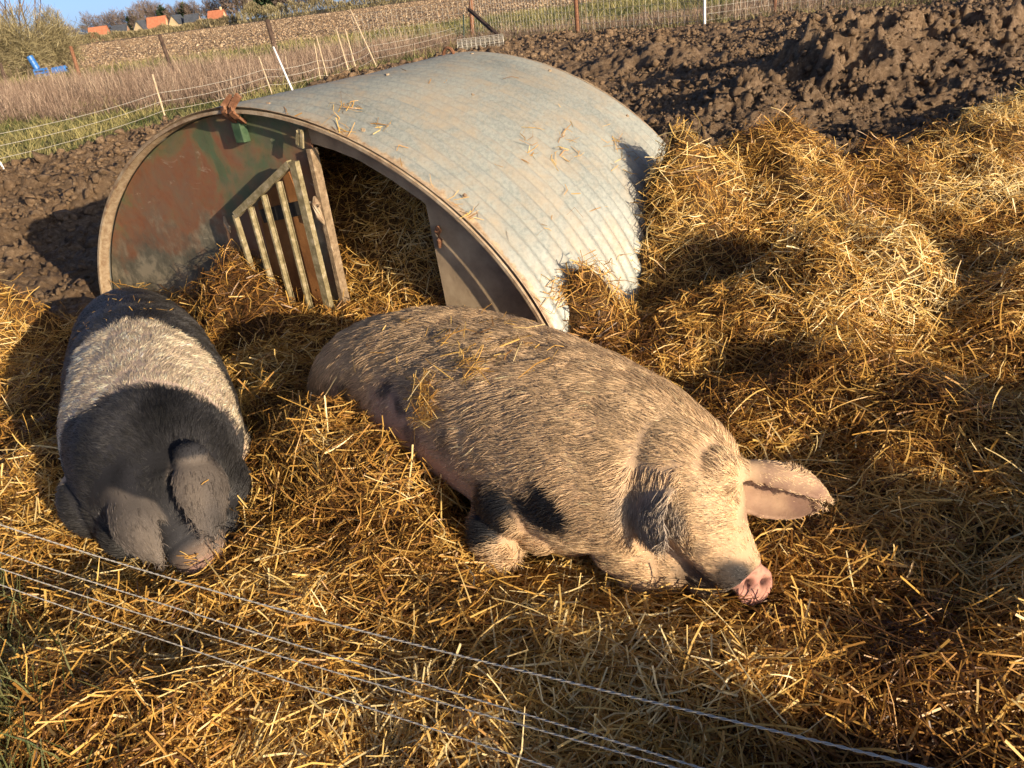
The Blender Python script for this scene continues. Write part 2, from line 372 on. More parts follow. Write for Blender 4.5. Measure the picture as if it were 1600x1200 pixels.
# ------------------------------------------------------------------ clods of earth
def ico(sub):
    bm = bmesh.new(); bmesh.ops.create_icosphere(bm, subdivisions=sub, radius=1); v = np.array([x.co[:] for x in bm.verts]); f = np.array([[q.index for q in p.verts] for p in bm.faces]); bm.free(); return v, f
def clods(name, x, y, s, mat, seed=3, sink=.30):
    k = len(x); v, f = ico(1); z = height(x, y)
    R = rng.normal(0, 1, (k, 3, 3)); Q, _ = np.linalg.qr(R)
    sc = s[:, None] * rng.uniform(.4, 1.5, (k, 3))
    disp = 1 + rng.uniform(-.62, .55, (k, len(v)))
    lv = v[None] * disp[..., None] * sc[:, None, :]
    lv = np.einsum('kij,knj->kni', Q, lv)
    lv[:, :, 2] *= .8
    lv += np.stack([x, y, z + s * (1 - sink * 2) * .6], -1)[:, None, :]
    FF = f[None] + (np.arange(k) * len(v))[:, None, None]
    return mesh_np(name, lv.reshape(-1, 3), FF.reshape(-1, 3), 3, mat)
k = 210000; x = rng.uniform(-16, 17, k); y = rng.uniform(4.6, 25, k)
keep = (y < pen_edge(x) - .1) & (straw_mask(x, y) < .5) & (np.abs(x + .12 * y) < y * .85 + 2) & (rng.random(k) < np.minimum(1, 8 / y)) & (vnoise(x * 1.1, y * 1.1, 8) > -.28)
relc = (x - AX[0]) * AN[0] + (y - AX[1]) * AN[1]; aac = (x - AX[0]) * AD[0] + (y - AX[1]) * AD[1]
keep &= ~((relc > -.15) & (relc < AL + .15) & (np.abs(aac) < AA + .12))
x, y = x[keep], y[keep]; s = rng.gamma(1.0, .012, len(x)) + .006; s = np.minimum(s, .075) * np.interp(y, [5, 12, 25], [.75, 1.15, 1.4]) * np.where(x < 0, 1.15, 1)
o = clods('earth_clods', x, y, s, M_MUD); tag(o, 'lumps of dark churned earth rooted up across the pen behind the ark', 'earth', kind='stuff')
# ------------------------------------------------------------------ the pig ark
ark = empty('pig_ark', tuple(ark_pt(0, 0, 0))); tag(ark, 'low half-round pig ark of corrugated galvanised sheet with a rusty green painted front', 'pig shelter')
m, n, b = newmat('galvanised', .38, .5); b.inputs['Metallic'].default_value = .12
c = ramp(n, noise(n, 1.6, 8, .65), [(.3, (.20, .225, .215)), (.5, (.28, .305, .285)), (.7, (.35, .37, .335))])
c = mix(n, .35, c, ramp(n, noise(n, 55, 4, .7), [(.35, (.18, .205, .20)), (.6, (.47, .48, .43))]))
dm = ramp(n, noise(n, 3.4, 10, .75, dist=.6), [(.45, (0, 0, 0)), (.72, (.9, .9, .9))])
c = mix(n, dm, c, (.42, .34, .24))
rt = n.nodes.new('ShaderNodeAttribute'); rt.attribute_name = 'edge'
mm = n.nodes.new('ShaderNodeMath'); mm.operation = 'MULTIPLY_ADD'; n.links.new(rt.outputs['Fac'], mm.inputs[0]); mm.inputs[1].default_value = 1.2
nz = n.nodes.new('ShaderNodeMath'); nz.operation = 'MULTIPLY'; n.links.new(noise(n, 9, 8, .7), nz.inputs[0]); nz.inputs[1].default_value = 1.0; n.links.new(nz.outputs[0], mm.inputs[2])
em = ramp(n, mm.outputs[0], [(.85, (0, 0, 0)), (1.25 / 1.3, (1, 1, 1))])
c = mix(n, em, c, ramp(n, noise(n, 30, 6, .7), [(.35, (.26, .17, .10)), (.6, (.47, .37, .25))]))
n.links.new(c, b.inputs['Base Color'])
rr_ = ramp(n, noise(n, 18, 6), [(.3, (.42,) * 3), (.7, (.66,) * 3)]); n.links.new(rr_, b.inputs['Roughness'])
bump(n, b, noise(n, 26, 6), .25, .006); M_ROOF = m

def sheet_arc(name, t0, t1, off, parent, nt_=240, nth=260, tilt=0.0):
    th = np.linspace(-.10, np.pi + .10, nth); t = np.linspace(t0, t1, nt_)
    TH, TT = np.meshgrid(th, t)
    prof = .0135 * np.sin(2 * np.pi * TT / .098) + off + .004 * np.sin(TH * 5 + TT * 3) + .003 * vnoise(TH * 9, TT * 7, 4)
    a, bb = arc_ab(TH, 0.0)
    nx, ny = np.cos(TH), np.sin(np.clip(TH, 0, np.pi)); a = a + prof * nx; bb = bb + prof * ny
    e1 = np.minimum(TT - t0, 0 * TT + 9) / .10
    low = np.clip(1 - np.minimum(bb + .05, .3) / .3, 0, 1) * .75
    ed = np.clip(np.maximum(1 - e1, low), 0, 1)
    P = AX + a[..., None] * AD + bb[..., None] * AU + TT[..., None] * AN
    i, j = np.meshgrid(np.arange(nt_ - 1), np.arange(nth - 1), indexing='ij'); b0 = (i * nth + j).ravel()
    Fq = np.stack([b0, b0 + nth, b0 + nth + 1, b0 + 1], 1)
    o = mesh_np(name, P.reshape(-1, 3), Fq, 4, M_ROOF, parent, True, {'edge': ed.ravel()})
    sd = o.modifiers.new('thick', 'SOLIDIFY'); sd.thickness = .002; sd.offset = -1
    return o
s1 = sheet_arc('roof_sheet', -.075, 1.02, .006, ark); s2 = sheet_arc('roof_sheet', .97, AL + .05, 0.0, ark)
M_TRIM = noisy('rusty_edge', [(.3, (.20, .12, .07)), (.5, (.38, .29, .19)), (.7, (.50, .43, .32))], 14, .7, .3, .5, .004)
def arc_strip(name, t0, t1, r0, r1, mat, parent, nth=140):
    bm = bmesh.new(); th = np.linspace(-.08, np.pi + .08, nth); prev = None
    for q in th:
        ring = []
        for (t, r) in ((t0, r0), (t1, r0), (t1, r1), (t0, r1)):
            a, b_ = arc_ab(np.array([q]), 0.0); a = a[0] + r * math.cos(q); b_ = b_[0] + r * max(0, math.sin(q))
            ring.append(bm.verts.new(ark_pt(a, b_, t)))
        if prev:
            for k in range(4): bm.faces.new((prev[k], prev[(k + 1) % 4], ring[(k + 1) % 4], ring[k]))
        prev = ring
    bmesh.ops.recalc_face_normals(bm, faces=bm.faces); return bm_obj(name, bm, mat, parent)
for q in (.75, 1.1, 1.45, 1.8, 2.15):
    for tt in (.995, .06, AL - .05):
        a_, b_ = arc_ab(np.array([q])); c_ = ark_pt(a_[0] + .014 * math.cos(q), b_[0] + .014 * math.sin(q), tt); nn_ = AD * math.cos(q) + AU * math.sin(q)
        bm = bmesh.new(); add_tube(bm, [c_ - nn_ * .004, c_ + nn_ * .006], .011, 6); bm_obj('bolt', bm, M_TRIM, ark)
arc_strip('edge_trim', -.090, -.076, -.006, .009, M_TRIM, ark)
arc_strip('edge_trim', AL + .050, AL + .062, -.012, .012, M_TRIM, ark)

def plate(name, poly, t0, t1, mat, parent):
    bm = bmesh.new(); f = bm.faces.new([bm.verts.new(ark_pt(a, b_, t0)) for a, b_ in poly])
    r = bmesh.ops.extrude_face_region(bm, geom=[f]); bmesh.ops.translate(bm, vec=Vector(AN * (t1 - t0)), verts=[v for v in r['geom'] if isinstance(v, bmesh.types.BMVert)])
    bmesh.ops.triangulate(bm, faces=[q for q in bm.faces if len(q.verts) > 4]); bmesh.ops.recalc_face_normals(bm, faces=bm.faces)
    return bm_obj(name, bm, mat, parent)
# painted front: green over rust, dirt low down
m, n, b = newmat('rusty_green_paint', .55, .4)
tc = n.nodes.new('ShaderNodeTexCoord'); sp = n.nodes.new('ShaderNodeSeparateXYZ'); n.links.new(tc.outputs['Object'], sp.inputs[0])
f1 = noise(n, 2.3, 7, .6, dist=.5)
mz = n.nodes.new('ShaderNodeMath'); mz.operation = 'MULTIPLY_ADD'; n.links.new(sp.outputs['Z'], mz.inputs[0]); mz.inputs[1].default_value = .34; n.links.new(f1, mz.inputs[2])
paint = ramp(n, mz.outputs[0], [(.65, (.24, .085, .040)), (.79, (.28, .115, .055)), (.84, (.20, .16, .075)), (.89, (.07, .15, .072)), (1.05, (.045, .12, .065))])
paint = mix(n, .35, paint, ramp(n, noise(n, 24, 6, .7), [(.3, (.10, .05, .03)), (.5, (.19, .11, .06)), (.7, (.10, .16, .09))]))
mz2 = n.nodes.new('ShaderNodeMath'); mz2.operation = 'MULTIPLY_ADD'; n.links.new(sp.outputs['Z'], mz2.inputs[0]); mz2.inputs[1].default_value = -.60; n.links.new(noise(n, 3.5, 8, .65), mz2.inputs[2])
dirt = ramp(n, mz2.outputs[0], [(.12, (0, 0, 0)), (.28, (1, 1, 1))])
dcol = ramp(n, noise(n, 6, 8, .7), [(.35, (.085, .080, .060)), (.5, (.15, .14, .10)), (.60, (.30, .26, .18))])
paint = mix(n, ramp(n, noise(n, 5.5, 9, .75, dist=.8), [(.42, (0, 0, 0)), (.70, (.75, .75, .75))]), paint, (.17, .135, .095))
c = mix(n, dirt, paint, dcol)
scr = ramp(n, noise(n, 1, 6, .7, mapped(n, (4, 4, 9), (.5, .4, 0)), 1.0), [(.63, (0, 0, 0)), (.68, (1, 1, 1))])
c = mix(n, scr, c, mix(n, .5, c, (.42, .37, .27)))
n.links.new(c, b.inputs['Base Color']); bump(n, b, noise(n, 9, 8, .6), .35, .01); M_PANEL = m
M_BOARD = noisy('weathered_board', [(.3, (.22, .165, .11)), (.5, (.38, .29, .19)), (.7, (.50, .40, .27))], 5, .8, .2, .5, .004)
M_OCHRE = noisy('ochre_ply', [(.3, (.17, .075, .028)), (.55, (.27, .125, .045)), (.75, (.34, .19, .08))], 8, .7, .2, .4, .004)
tl = panel(487, 224); tl2 = panel(545, 490); d_ = (np.array(tl2) - tl); tlb = tuple(np.array(tl) + d_ * ((-.12 - tl[1]) / d_[1]))
tr = panel(665, 318); tr2 = panel(697, 475); d_ = (np.array(tr2) - tr); trb = tuple(np.array(tr) + d_ * ((-.12 - tr[1]) / d_[1]))
top_curve = [panel(*p) for p in ((520, 234), (560, 250), (610, 280), (640, 301))]
th_s = math.acos(max(-1, min(1, np.sign(tl[0]) * (abs(tl[0]) / AA) ** (1 / AE))))
ab = lambda th: [tuple(float(q[0]) for q in arc_ab(np.array([t]), -.012)) for t in th]
plate('front_panel', ab(np.linspace(np.pi, th_s, 50)) + [tl, tlb, (-AA + .012, -.12)], -.004, .008, M_PANEL, ark)
plate('end_board', ab(np.linspace(th_s, 0, 40)) + [(AA - .012, -.12), trb, tr] + top_curve[::-1] + [tl], 0, .010, M_BOARD, ark)
plate('back_panel', ab(np.linspace(np.pi, 0, 60)) + [(AA - .012, -.12), (-AA + .012, -.12)], AL - .012, AL, M_BOARD, ark)
M_POST = noisy('splintered_wood', [(.3, (.14, .10, .06)), (.55, (.30, .22, .14)), (.7, (.46, .37, .25))], 30, .8, .2, .7, .004)
bm = bmesh.new(); add_beam(bm, ark_pt(tl[0] + .004, tl[1] - .02, -.012), ark_pt(tlb[0] + .004, tlb[1], -.012), .026, .05, AD)
for s in (.35, .42, .66, .83, .9):
    p = np.array(tl) * (1 - s) + np.array(tlb) * s; add_beam(bm, ark_pt(p[0] - .008, p[1] + .05, -.03), ark_pt(p[0] + .012, p[1] - .07, -.034), .016, .010, AD)
bm_obj('door_post', bm, M_POST, ark)

# gate of angle iron standing off the panel
OFF = .085
def pp(x, y, off=OFF):
    a, b_ = panel(x, y, off); return ark_pt(a, b_, -off)
M_IRON = noisy('flaking_green_iron', [(.3, (.13, .10, .05)), (.5, (.26, .22, .12)), (.68, (.45, .38, .26))], 26, .6, .4, .5, .003)
gate = empty('gate', tuple(pp(515, 480)))
child(gate, ark); gate.matrix_parent_inverse = Matrix.Translation(ark.location).inverted()
def pc(o):
    o.parent = gate; o.matrix_parent_inverse = Matrix.Translation(gate.location).inverted(); return o
def ext(p, q, e):
    p, q = np.array(p), np.array(q); return q + (q - p) / np.linalg.norm(q - p) * e
bm = bmesh.new()
A1, A2 = pp(459, 252), pp(515, 482); A2 = ext(A1, A2, .05); add_beam(bm, A1, A2, .042, .03, AD)
B1, B2 = pp(367, 335), pp(404, 452); B2 = ext(B1, B2, .20); add_beam(bm, B1, B2, .015, .03, AD)
add_beam(bm, B1 + AD * .012, A1 - AD * .026 - AU * .01, .034, .032, AU)
pc(bm_obj('gate_frame', bm, M_IRON))
for p, q in (((390.5, 324), (436, 486)), ((411, 305), (459, 484)), ((434.5, 284), (486, 490))):
    bm = bmesh.new(); P, Q = pp(*p), pp(*q); Q = ext(P, Q, .04); add_beam(bm, P, Q, .012, .024, AD)
    add_beam(bm, P + AD * .010 + AN * .012, Q + AD * .010 + AN * .012, .012, .003, AD); pc(bm_obj('gate_bar', bm, M_IRON))
# ochre boards and dark rail behind the gate, on the panel
def quad(px, off): return [panel(x, y, off) for x, y in px]
plate('ply_patch', quad([(404, 316), (452, 268), (476, 330), (520, 478), (440, 488)], .006), -.012, -.0065, M_OCHRE, ark)
M_DARK = noisy('dark_rubber', [(.4, (.03, .028, .025)), (.7, (.06, .055, .05))], 12, .8, .2, .3, .003)
bm = bmesh.new(); add_beam(bm, pp(410, 338, .02), pp(472, 324, .02), .070, .012, AU); bm_obj('rail', bm, M_DARK, ark)
M_RUST = noisy('rust', [(.3, (.13, .055, .028)), (.55, (.24, .115, .06)), (.72, (.38, .23, .14))], 20, .75, .3, .5, .003)
M_GREEN = noisy('green_iron', [(.35, (.03, .07, .035)), (.55, (.07, .12, .06)), (.72, (.22, .22, .12))], 18, .6, .4, .4, .003)
bm = bmesh.new(); add_beam(bm, pp(369, 180, .03), pp(381, 222, .03), .060, .045, AD); bmesh.ops.bevel(bm, geom=bm.edges[:], offset=.003, segments=1, affect='EDGES'); bm_obj('bracket', bm, M_GREEN, ark)
bm = bmesh.new()
for p, q in (((466, 204), (465, 226)), ((466, 204), (471, 206)), ((471, 203), (472, 229)), ((465, 226), (474, 229))): add_beam(bm, pp(*p, .07), pp(*q, .075), .010, .018, AN)
add_beam(bm, pp(466, 205, .0), pp(466, 205, .075), .012, .018, AU); bm_obj('hasp', bm, M_IRON, ark)
bm = bmesh.new(); prev = None
for q in range(2):                                               # forked lug bent up over the roof edge
    o_ = -.018 + .026 * q
    pts = [pp(382, 191, .045), pp(371, 183, .08), pp(362, 176, .10), pp(361, 170, .09), pp(366, 160, .07), pp(373, 149, .06)] if q else [pp(368, 190, .05), pp(358, 182, .08), pp(350, 174, .10), pp(349, 168, .09), pp(356, 158, .07), pp(362, 151, .06)]
    for u, v in zip(pts, pts[1:]): add_beam(bm, u, v, .016, .030, AN)
bm_obj('lifting_lug', bm, M_RUST, ark)
bm = bmesh.new(); add_tube(bm, [pp(492, 308, .03), pp(493, 318, .05), pp(499, 338, .05), pp(508, 350, .03)], [.010, .02, .018, .008], 8); add_tube(bm, [pp(484, 316, .05), pp(500, 322, .06)], .006, 6); bm_obj('latch', bm, M_TRIM, ark)
bm = bmesh.new(); add_tube(bm, [pp(350, 338, .02), pp(352, 348, .03), pp(357, 355, .03), pp(359, 363, .02)], [.006, .009, .009, .005], 6); bm_obj('latch', bm, M_TRIM, ark)
bm = bmesh.new(); add_tube(bm, [pp(684, 353, .01), pp(684, 361, .02), pp(687, 375, .02), pp(687, 386, .01)], [.010, .018, .014, .009], 8); bm_obj('latch', bm, M_RUST, ark)
bm = bmesh.new(); pt = ark_pt(*[q[0] for q in arc_ab(np.array([1.62]))], AL + .03)
add_tube(bm, [pt + AD * (.045 * math.cos(q)) + AU * (.055 * math.sin(q)) for q in np.linspace(0, math.pi, 9)], .012, 6); bm_obj('lifting_lug', bm, M_RUST, ark)
# ------------------------------------------------------------------ pigs
def loft_into(bm, st, n=40):
    "st: list of (centre, half width, half height, exponent, roll, side hint or None)"
    C = [np.asarray(s[0], float) for s in st]; rings = []
    for i, s in enumerate(st):
        t = C[min(i + 1, len(C) - 1)] - C[max(i - 1, 0)]; sd, up = frame_of(t)
        rl = s[4] if len(s) > 4 else 0; sd, up = sd * math.cos(rl) + up * math.sin(rl), up * math.cos(rl) - sd * math.sin(rl)
        e = s[3] if len(s) > 3 else 1.0; ring = []
        for k in range(n):
            q = 2 * math.pi * k / n; c, z = math.cos(q), math.sin(q)
            c = math.copysign(abs(c) ** e, c); z = math.copysign(abs(z) ** e, z)
            ring.append(bm.verts.new(C[i] + sd * s[1] * c + up * s[2] * z))
        rings.append(ring)
    for a, b_ in zip(rings, rings[1:]):
        for k in range(n): bm.faces.new((a[k], a[(k + 1) % n], b_[(k + 1) % n], b_[k]))
    bm.faces.new(rings[0][::-1]); bm.faces.new(rings[-1])
def smooth_stations(st, m=6):
    "Catmull-Rom resampling of stations"
    A = np.array([[*s[0], s[1], s[2], s[3] if len(s) > 3 else 1, s[4] if len(s) > 4 else 0] for s in st]); out = []
    P = np.vstack([2 * A[0] - A[1], A, 2 * A[-1] - A[-2]])
    for i in range(1, len(P) - 2):
        for k in range(m):
            t = k / m; out.append(.5 * (2 * P[i] + (P[i + 1] - P[i - 1]) * t + (2 * P[i - 1] - 5 * P[i] + 4 * P[i + 1] - P[i + 2]) * t * t + (3 * P[i] - P[i - 1] - 3 * P[i + 1] + P[i + 2]) * t ** 3))
    out.append(P[-2]); return [((o[0], o[1], o[2]), max(o[3], .004), max(o[4], .004), o[5], o[6]) for o in out]
def blob(bm, c, r, n=24, axis=None):
    "ellipsoid: r = three radii along axis frame"
    c = np.asarray(c, float); t = np.array([0, 0, 1.]) if axis is None else np.asarray(axis, float) / np.linalg.norm(axis); s, u = frame_of(t, (0, 1, 0) if axis is None else (0, 0, 1))
    st = []
    vs = []
    for i in range(1, n // 2):
        p = math.pi * i / (n // 2); vs.append([bm.verts.new(c - t * r[0] * math.cos(p) + math.sin(p) * (s * r[1] * math.cos(2 * math.pi * k / n) + u * r[2] * math.sin(2 * math.pi * k / n))) for k in range(n)])
    for a, b_ in zip(vs, vs[1:]):
        for k in range(n): bm.faces.new((a[k], a[(k + 1) % n], b_[(k + 1) % n], b_[k]))
    bm.faces.new(vs[0][::-1]); bm.faces.new(vs[-1])
def ear_into(bm, base, tip, side, wb, wm, cup, nrm, curl=0.0, th=.013, nu=22, nv=13, sag=0.0, pt=.55):
    "leaf shaped ear, base to tip; wb, wm half widths at base and middle; cup = depth of the hollow along nrm"
    base, tip = np.asarray(base, float), np.asarray(tip, float); ax = tip - base; ax_l = np.linalg.norm(ax); ax /= ax_l
    side = np.asarray(side, float); side = side - ax * (side @ ax); side /= np.linalg.norm(side); N_ = np.cross(ax, side)
    if N_ @ np.asarray(nrm, float) < 0: N_ = -N_
    G = []
    for sgn in (1, -1):
        g = []
        for i in range(nu):
            u = i / (nu - 1)
            wd = (wb + (wm - wb) * math.sin(min(1, u / .42) * math.pi / 2)) if u < .42 else wm * (max(0, 1 - ((u - .42) / .58) ** 2.0)) ** pt
            row = []
            for j in range(nv):
                v = 2 * j / (nv - 1) - 1; ed = (1 - abs(v) ** 4) * (1 - u ** 8)
                hollow = cup * (v * v) * (1 - .5 * u) * (1 - .3 * u)
                p = base + ax * ax_l * u + side * wd * v + N_ * (hollow + curl * math.sin(math.pi * u) + sgn * th * (.35 + .65 * ed) * (1 - .5 * u)) + np.array([0, 0, -1]) * sag * u * u
                row.append(bm.verts.new(p))
            g.append(row)
        G.append(g)
    for s, g in enumerate(G):
        for i in range(nu - 1):
            for j in range(nv - 1):
                q = (g[i][j], g[i][j + 1], g[i + 1][j + 1], g[i + 1][j]); bm.faces.new(q if s == 0 else q[::-1])
    a, b_ = G
    for i in range(nu - 1):
        for j in (0, nv - 1):
            q = (a[i][j], a[i + 1][j], b_[i + 1][j], b_[i][j]); bm.faces.new(q if j == 0 else q[::-1])
    for i in (0, nu - 1):
        for j in range(nv - 1):
            q = (a[i][j], b_[i][j], b_[i][j + 1], a[i][j + 1]); bm.faces.new(q if i == 0 else q[::-1])
def ear_arc(bm, base, tip, fwd_, R1, R2, f0, f1, th=.010, nu=26, nv=19, droop=.0):
    "ear rolled like a scoop: cross section an arc from angle f0 to f1 (0 = fwd_, 90 deg = up)"
    base, tip = np.asarray(base, float), np.asarray(tip, float); ax = tip - base; L_ = np.linalg.norm(ax); ax /= L_
    e1 = np.asarray(fwd_, float); e1 = e1 - ax * (e1 @ ax); e1 /= np.linalg.norm(e1); e2 = np.cross(ax, e1); e2 = e2 if e2[2] > 0 else -e2; G = []
    for sgn in (0, 1):
        g = []
        for i in range(nu):
            u = i / (nu - 1); w_ = (.72 + .28 * math.sin(min(1, u / .4) * math.pi / 2)) if u < .4 else max(.02, 1 - ((u - .4) / .6) ** 2.2) ** .75
            row = []
            for j in range(nv):
                v = j / (nv - 1); q = math.radians(f0 + (f1 - f0) * v); edge = min(1, 5 * min(v, 1 - v) + .5) * (1 + .1 * u)
                open_ = 1 + .25 * u * v
                r = 1 + (sgn * th / R1) * edge
                row.append(bm.verts.new(base + ax * L_ * u + w_ * r * (e1 * R2 * math.cos(q) * open_ + e2 * R1 * math.sin(q)) + np.array([0, 0, -droop * u * u])))
            g.append(row)
        G.append(g)
    for s_, g in enumerate(G):
        for i in range(nu - 1):
            for j in range(nv - 1):
                q = (g[i][j], g[i][j + 1], g[i + 1][j + 1], g[i + 1][j]); bm.faces.new(q if s_ else q[::-1])
    a, b_ = G
    for i in range(nu - 1):
        for j in (0, nv - 1): bm.faces.new((a[i][j], a[i + 1][j], b_[i + 1][j], b_[i][j]))
    for i in (0, nu - 1):
        for j in range(nv - 1): bm.faces.new((a[i][j], b_[i][j], b_[i][j + 1], a[i][j + 1]))
def ear_mask(P, base, tip, side, wm, nrm, curl, cup):
    ax = tip - base; L_ = np.linalg.norm(ax); ax = ax / L_; side = side - ax * (side @ ax); side = side / np.linalg.norm(side); N_ = np.cross(ax, side)
    if N_ @ np.asarray(nrm, float) < 0: N_ = -N_
    q = (P - base) @ ax / L_; v = (P - base) @ side; qc = np.clip(q, 0, 1)
    h = (P - base) @ N_ - curl * np.sin(np.pi * qc) - cup * (v / wm) ** 2 * (1 - .5 * qc)
    return sstep(.026, .014, np.abs(h)) * sstep(.02, .28, q) * sstep(1.08, 1.02, q) * sstep(.016, .004, np.abs(v) - wm * np.where(q < .42, .45 + .55 * np.sin(np.clip(q / .42, 0, 1) * np.pi / 2), np.maximum(0, 1 - (np.clip(q - .42, 0, .58) / .58) ** 2) ** .95))
def finish_body(bm, name, voxel=.0075, smooth=7):
    bmesh.ops.recalc_face_normals(bm, faces=bm.faces)
    me = bpy.data.meshes.new(name); bm.to_mesh(me); bm.free(); o = bpy.data.objects.new(name, me); COL.objects.link(o)
    r = o.modifiers.new('r', 'REMESH'); r.mode = 'VOXEL'; r.voxel_size = voxel; r.use_smooth_shade = True
    s = o.modifiers.new('s', 'SMOOTH'); s.factor = .5; s.iterations = smooth
    dg = bpy.context.evaluated_depsgraph_get(); e = bpy.data.meshes.new_from_object(o.evaluated_get(dg)); o.modifiers.clear(); o.data = e; e.name = name
    return o
def co_no(me):
    k = len(me.vertices); c = np.empty(k * 3, np.float32); me.vertices.foreach_get('co', c); n_ = np.empty(k * 3, np.float32); me.vertices.foreach_get('normal', n_)
    return c.reshape(-1, 3).astype(float), n_.reshape(-1, 3).astype(float)
def bvh_of(o):
    return BVHTree.FromObject(o, bpy.context.evaluated_depsgraph_get())
def hit(bv, x, y):
    v = ray(x, y); h = bv.ray_cast(Vector(CP), Vector(v)); return None if h[0] is None else np.array(h[0])
def spot(P, c, r, soft=.02, rough=.3):
    if c is None: return np.zeros(len(P))
    d = np.linalg.norm(P - c, axis=1) + rough * r * 2 * fbm(P[:, 0] * 22 + P[:, 2] * 13, P[:, 1] * 22 - P[:, 2] * 17, 2, 9)
    return 1 - sstep(r - soft, r + soft, d)
def path_s(P, pts):
    "distance parameter along a polyline for each point"
    pts = np.asarray(pts, float); best = np.full(len(P), 1e9); s = np.zeros(len(P)); acc = 0; tg = np.zeros_like(P)
    for a, b_ in zip(pts, pts[1:]):
        L = np.linalg.norm(b_ - a); t = np.clip(((P - a) @ (b_ - a)) / L ** 2, 0, 1); d = np.linalg.norm(P - a - t[:, None] * (b_ - a), axis=1)
        m_ = d < best; best[m_] = d[m_]; s[m_] = acc + t[m_] * L; tg[m_] = (b_ - a) / L; acc += L
    return s, tg
def smoothstep_tangent(P, pts):
    pts = np.asarray(pts, float); mids = (pts[1:] + pts[:-1]) / 2; T = np.diff(pts, axis=0); T /= np.linalg.norm(T, axis=1, keepdims=True)
    w_ = 1 / (np.linalg.norm(P[:, None] - mids[None], axis=2) ** 3 + 1e-3); t = (w_[..., None] * T[None]).sum(1); return t / np.linalg.norm(t, axis=1, keepdims=True)
def surf_sample(me, k, wfn=None):
    me.calc_loop_triangles(); T = np.empty(len(me.loop_triangles) * 3, np.int32); me.loop_triangles.foreach_get('vertices', T); T = T.reshape(-1, 3)
    c, nn = co_no(me); ar = np.linalg.norm(np.cross(c[T[:, 1]] - c[T[:, 0]], c[T[:, 2]] - c[T[:, 0]]), axis=1)
    if wfn is not None: ar = ar * wfn(c[T].mean(1), nn[T].mean(1))
    i = rng.choice(len(T), k, p=ar / ar.sum()); u, v = rng.random(k), rng.random(k); m_ = u + v > 1; u[m_], v[m_] = 1 - u[m_], 1 - v[m_]
    Ti = T[i]; P = c[Ti[:, 0]] * (1 - u - v)[:, None] + c[Ti[:, 1]] * u[:, None] + c[Ti[:, 2]] * v[:, None]
    N_ = nn[Ti[:, 0]] * (1 - u - v)[:, None] + nn[Ti[:, 1]] * u[:, None] + nn[Ti[:, 2]] * v[:, None]; N_ /= np.linalg.norm(N_, axis=1, keepdims=True)
    return P, N_
def coat(name, P, N_, flow, L, r0, lift, colr, mat, parent, clump=.35, cfreq=28., wave=.15, npt=5):
    "short hairs lying along flow, clumped"
    k = len(P); f = flow - N_ * (flow * N_).sum(1, keepdims=True); f /= np.linalg.norm(f, axis=1, keepdims=True) + 1e-9
    S = np.cross(N_, f); q = P[:, 0] * 1.0 + .0
    a = clump * 3.2 * fbm(P[:, 0] * cfreq + P[:, 2] * cfreq * .7, P[:, 1] * cfreq - P[:, 2] * cfreq * .6, 2, 5) + rng.normal(0, .16, k)
    f = f * np.cos(a)[:, None] + S * np.sin(a)[:, None]; S = np.cross(N_, f)
    lf = np.clip(lift + .5 * lift * fbm(P[:, 0] * 40, P[:, 1] * 40 + P[:, 2] * 31, 2, 8) * 2 + rng.normal(0, .08, k), .03, 1.2)
    L = L * rng.uniform(.6, 1.25, k)
    wv = rng.normal(0, wave, k); X = np.zeros((k, npt, 3))
    for i in range(npt):
        u = i / (npt - 1); h = lf * (u - .55 * u * u) * 1.3
        X[:, i] = P - N_ * .002 + (f * (u * L)[:, None] + N_ * (h * L)[:, None] + S * (wv * np.sin(2.6 * u) * L)[:, None])
    c = bpy.data.hair_curves.new(name); c.add_curves([npt] * k); c.attributes['position'].data.foreach_set('vector', X.reshape(-1).astype(np.float32))
    rd = c.attributes.new('radius', 'FLOAT', 'POINT'); prof = np.array([1, 1, .85, .6, .15])[:npt] if npt == 5 else np.linspace(1, .15, npt)
    rd.data.foreach_set('value', (r0 * rng.uniform(.7, 1.2, k)[:, None] * prof[None]).ravel().astype(np.float32))
    ca = c.attributes.new('hcol', 'FLOAT_COLOR', 'CURVE'); cc = np.ones((k, 4), np.float32); cc[:, :3] = colr; ca.data.foreach_set('color', cc.ravel())
    c.materials.append(mat); o = bpy.data.objects.new(name, c); COL.objects.link(o); return child(o, parent)
def col_mat(name, an, rough, spec, sss=0.0, bumpy=0):
    m, n, b = newmat(name, rough, spec); n.links.new(attr(n, an).outputs['Color'], b.inputs['Base Color'])
    if bumpy: bump(n, b, noise(n, 90, 5, .7), .5, .004)
    return m
M_SKIN = col_mat('pig_skin', 'scol', .72, .18, bumpy=1); M_HAIR = col_mat('pig_hair', 'hcol', .42, .45)
def set_col(o, rgb):
    a = o.data.attributes.new('scol', 'FLOAT_COLOR', 'POINT'); c = np.ones((len(o.data.vertices), 4), np.float32); c[:, :3] = rgb; a.data.foreach_set('color', c.ravel())
    o.data.materials.clear(); o.data.materials.append(M_SKIN)
def lerp(a, b_, t): return a + (np.asarray(b_) - a) * t[:, None]

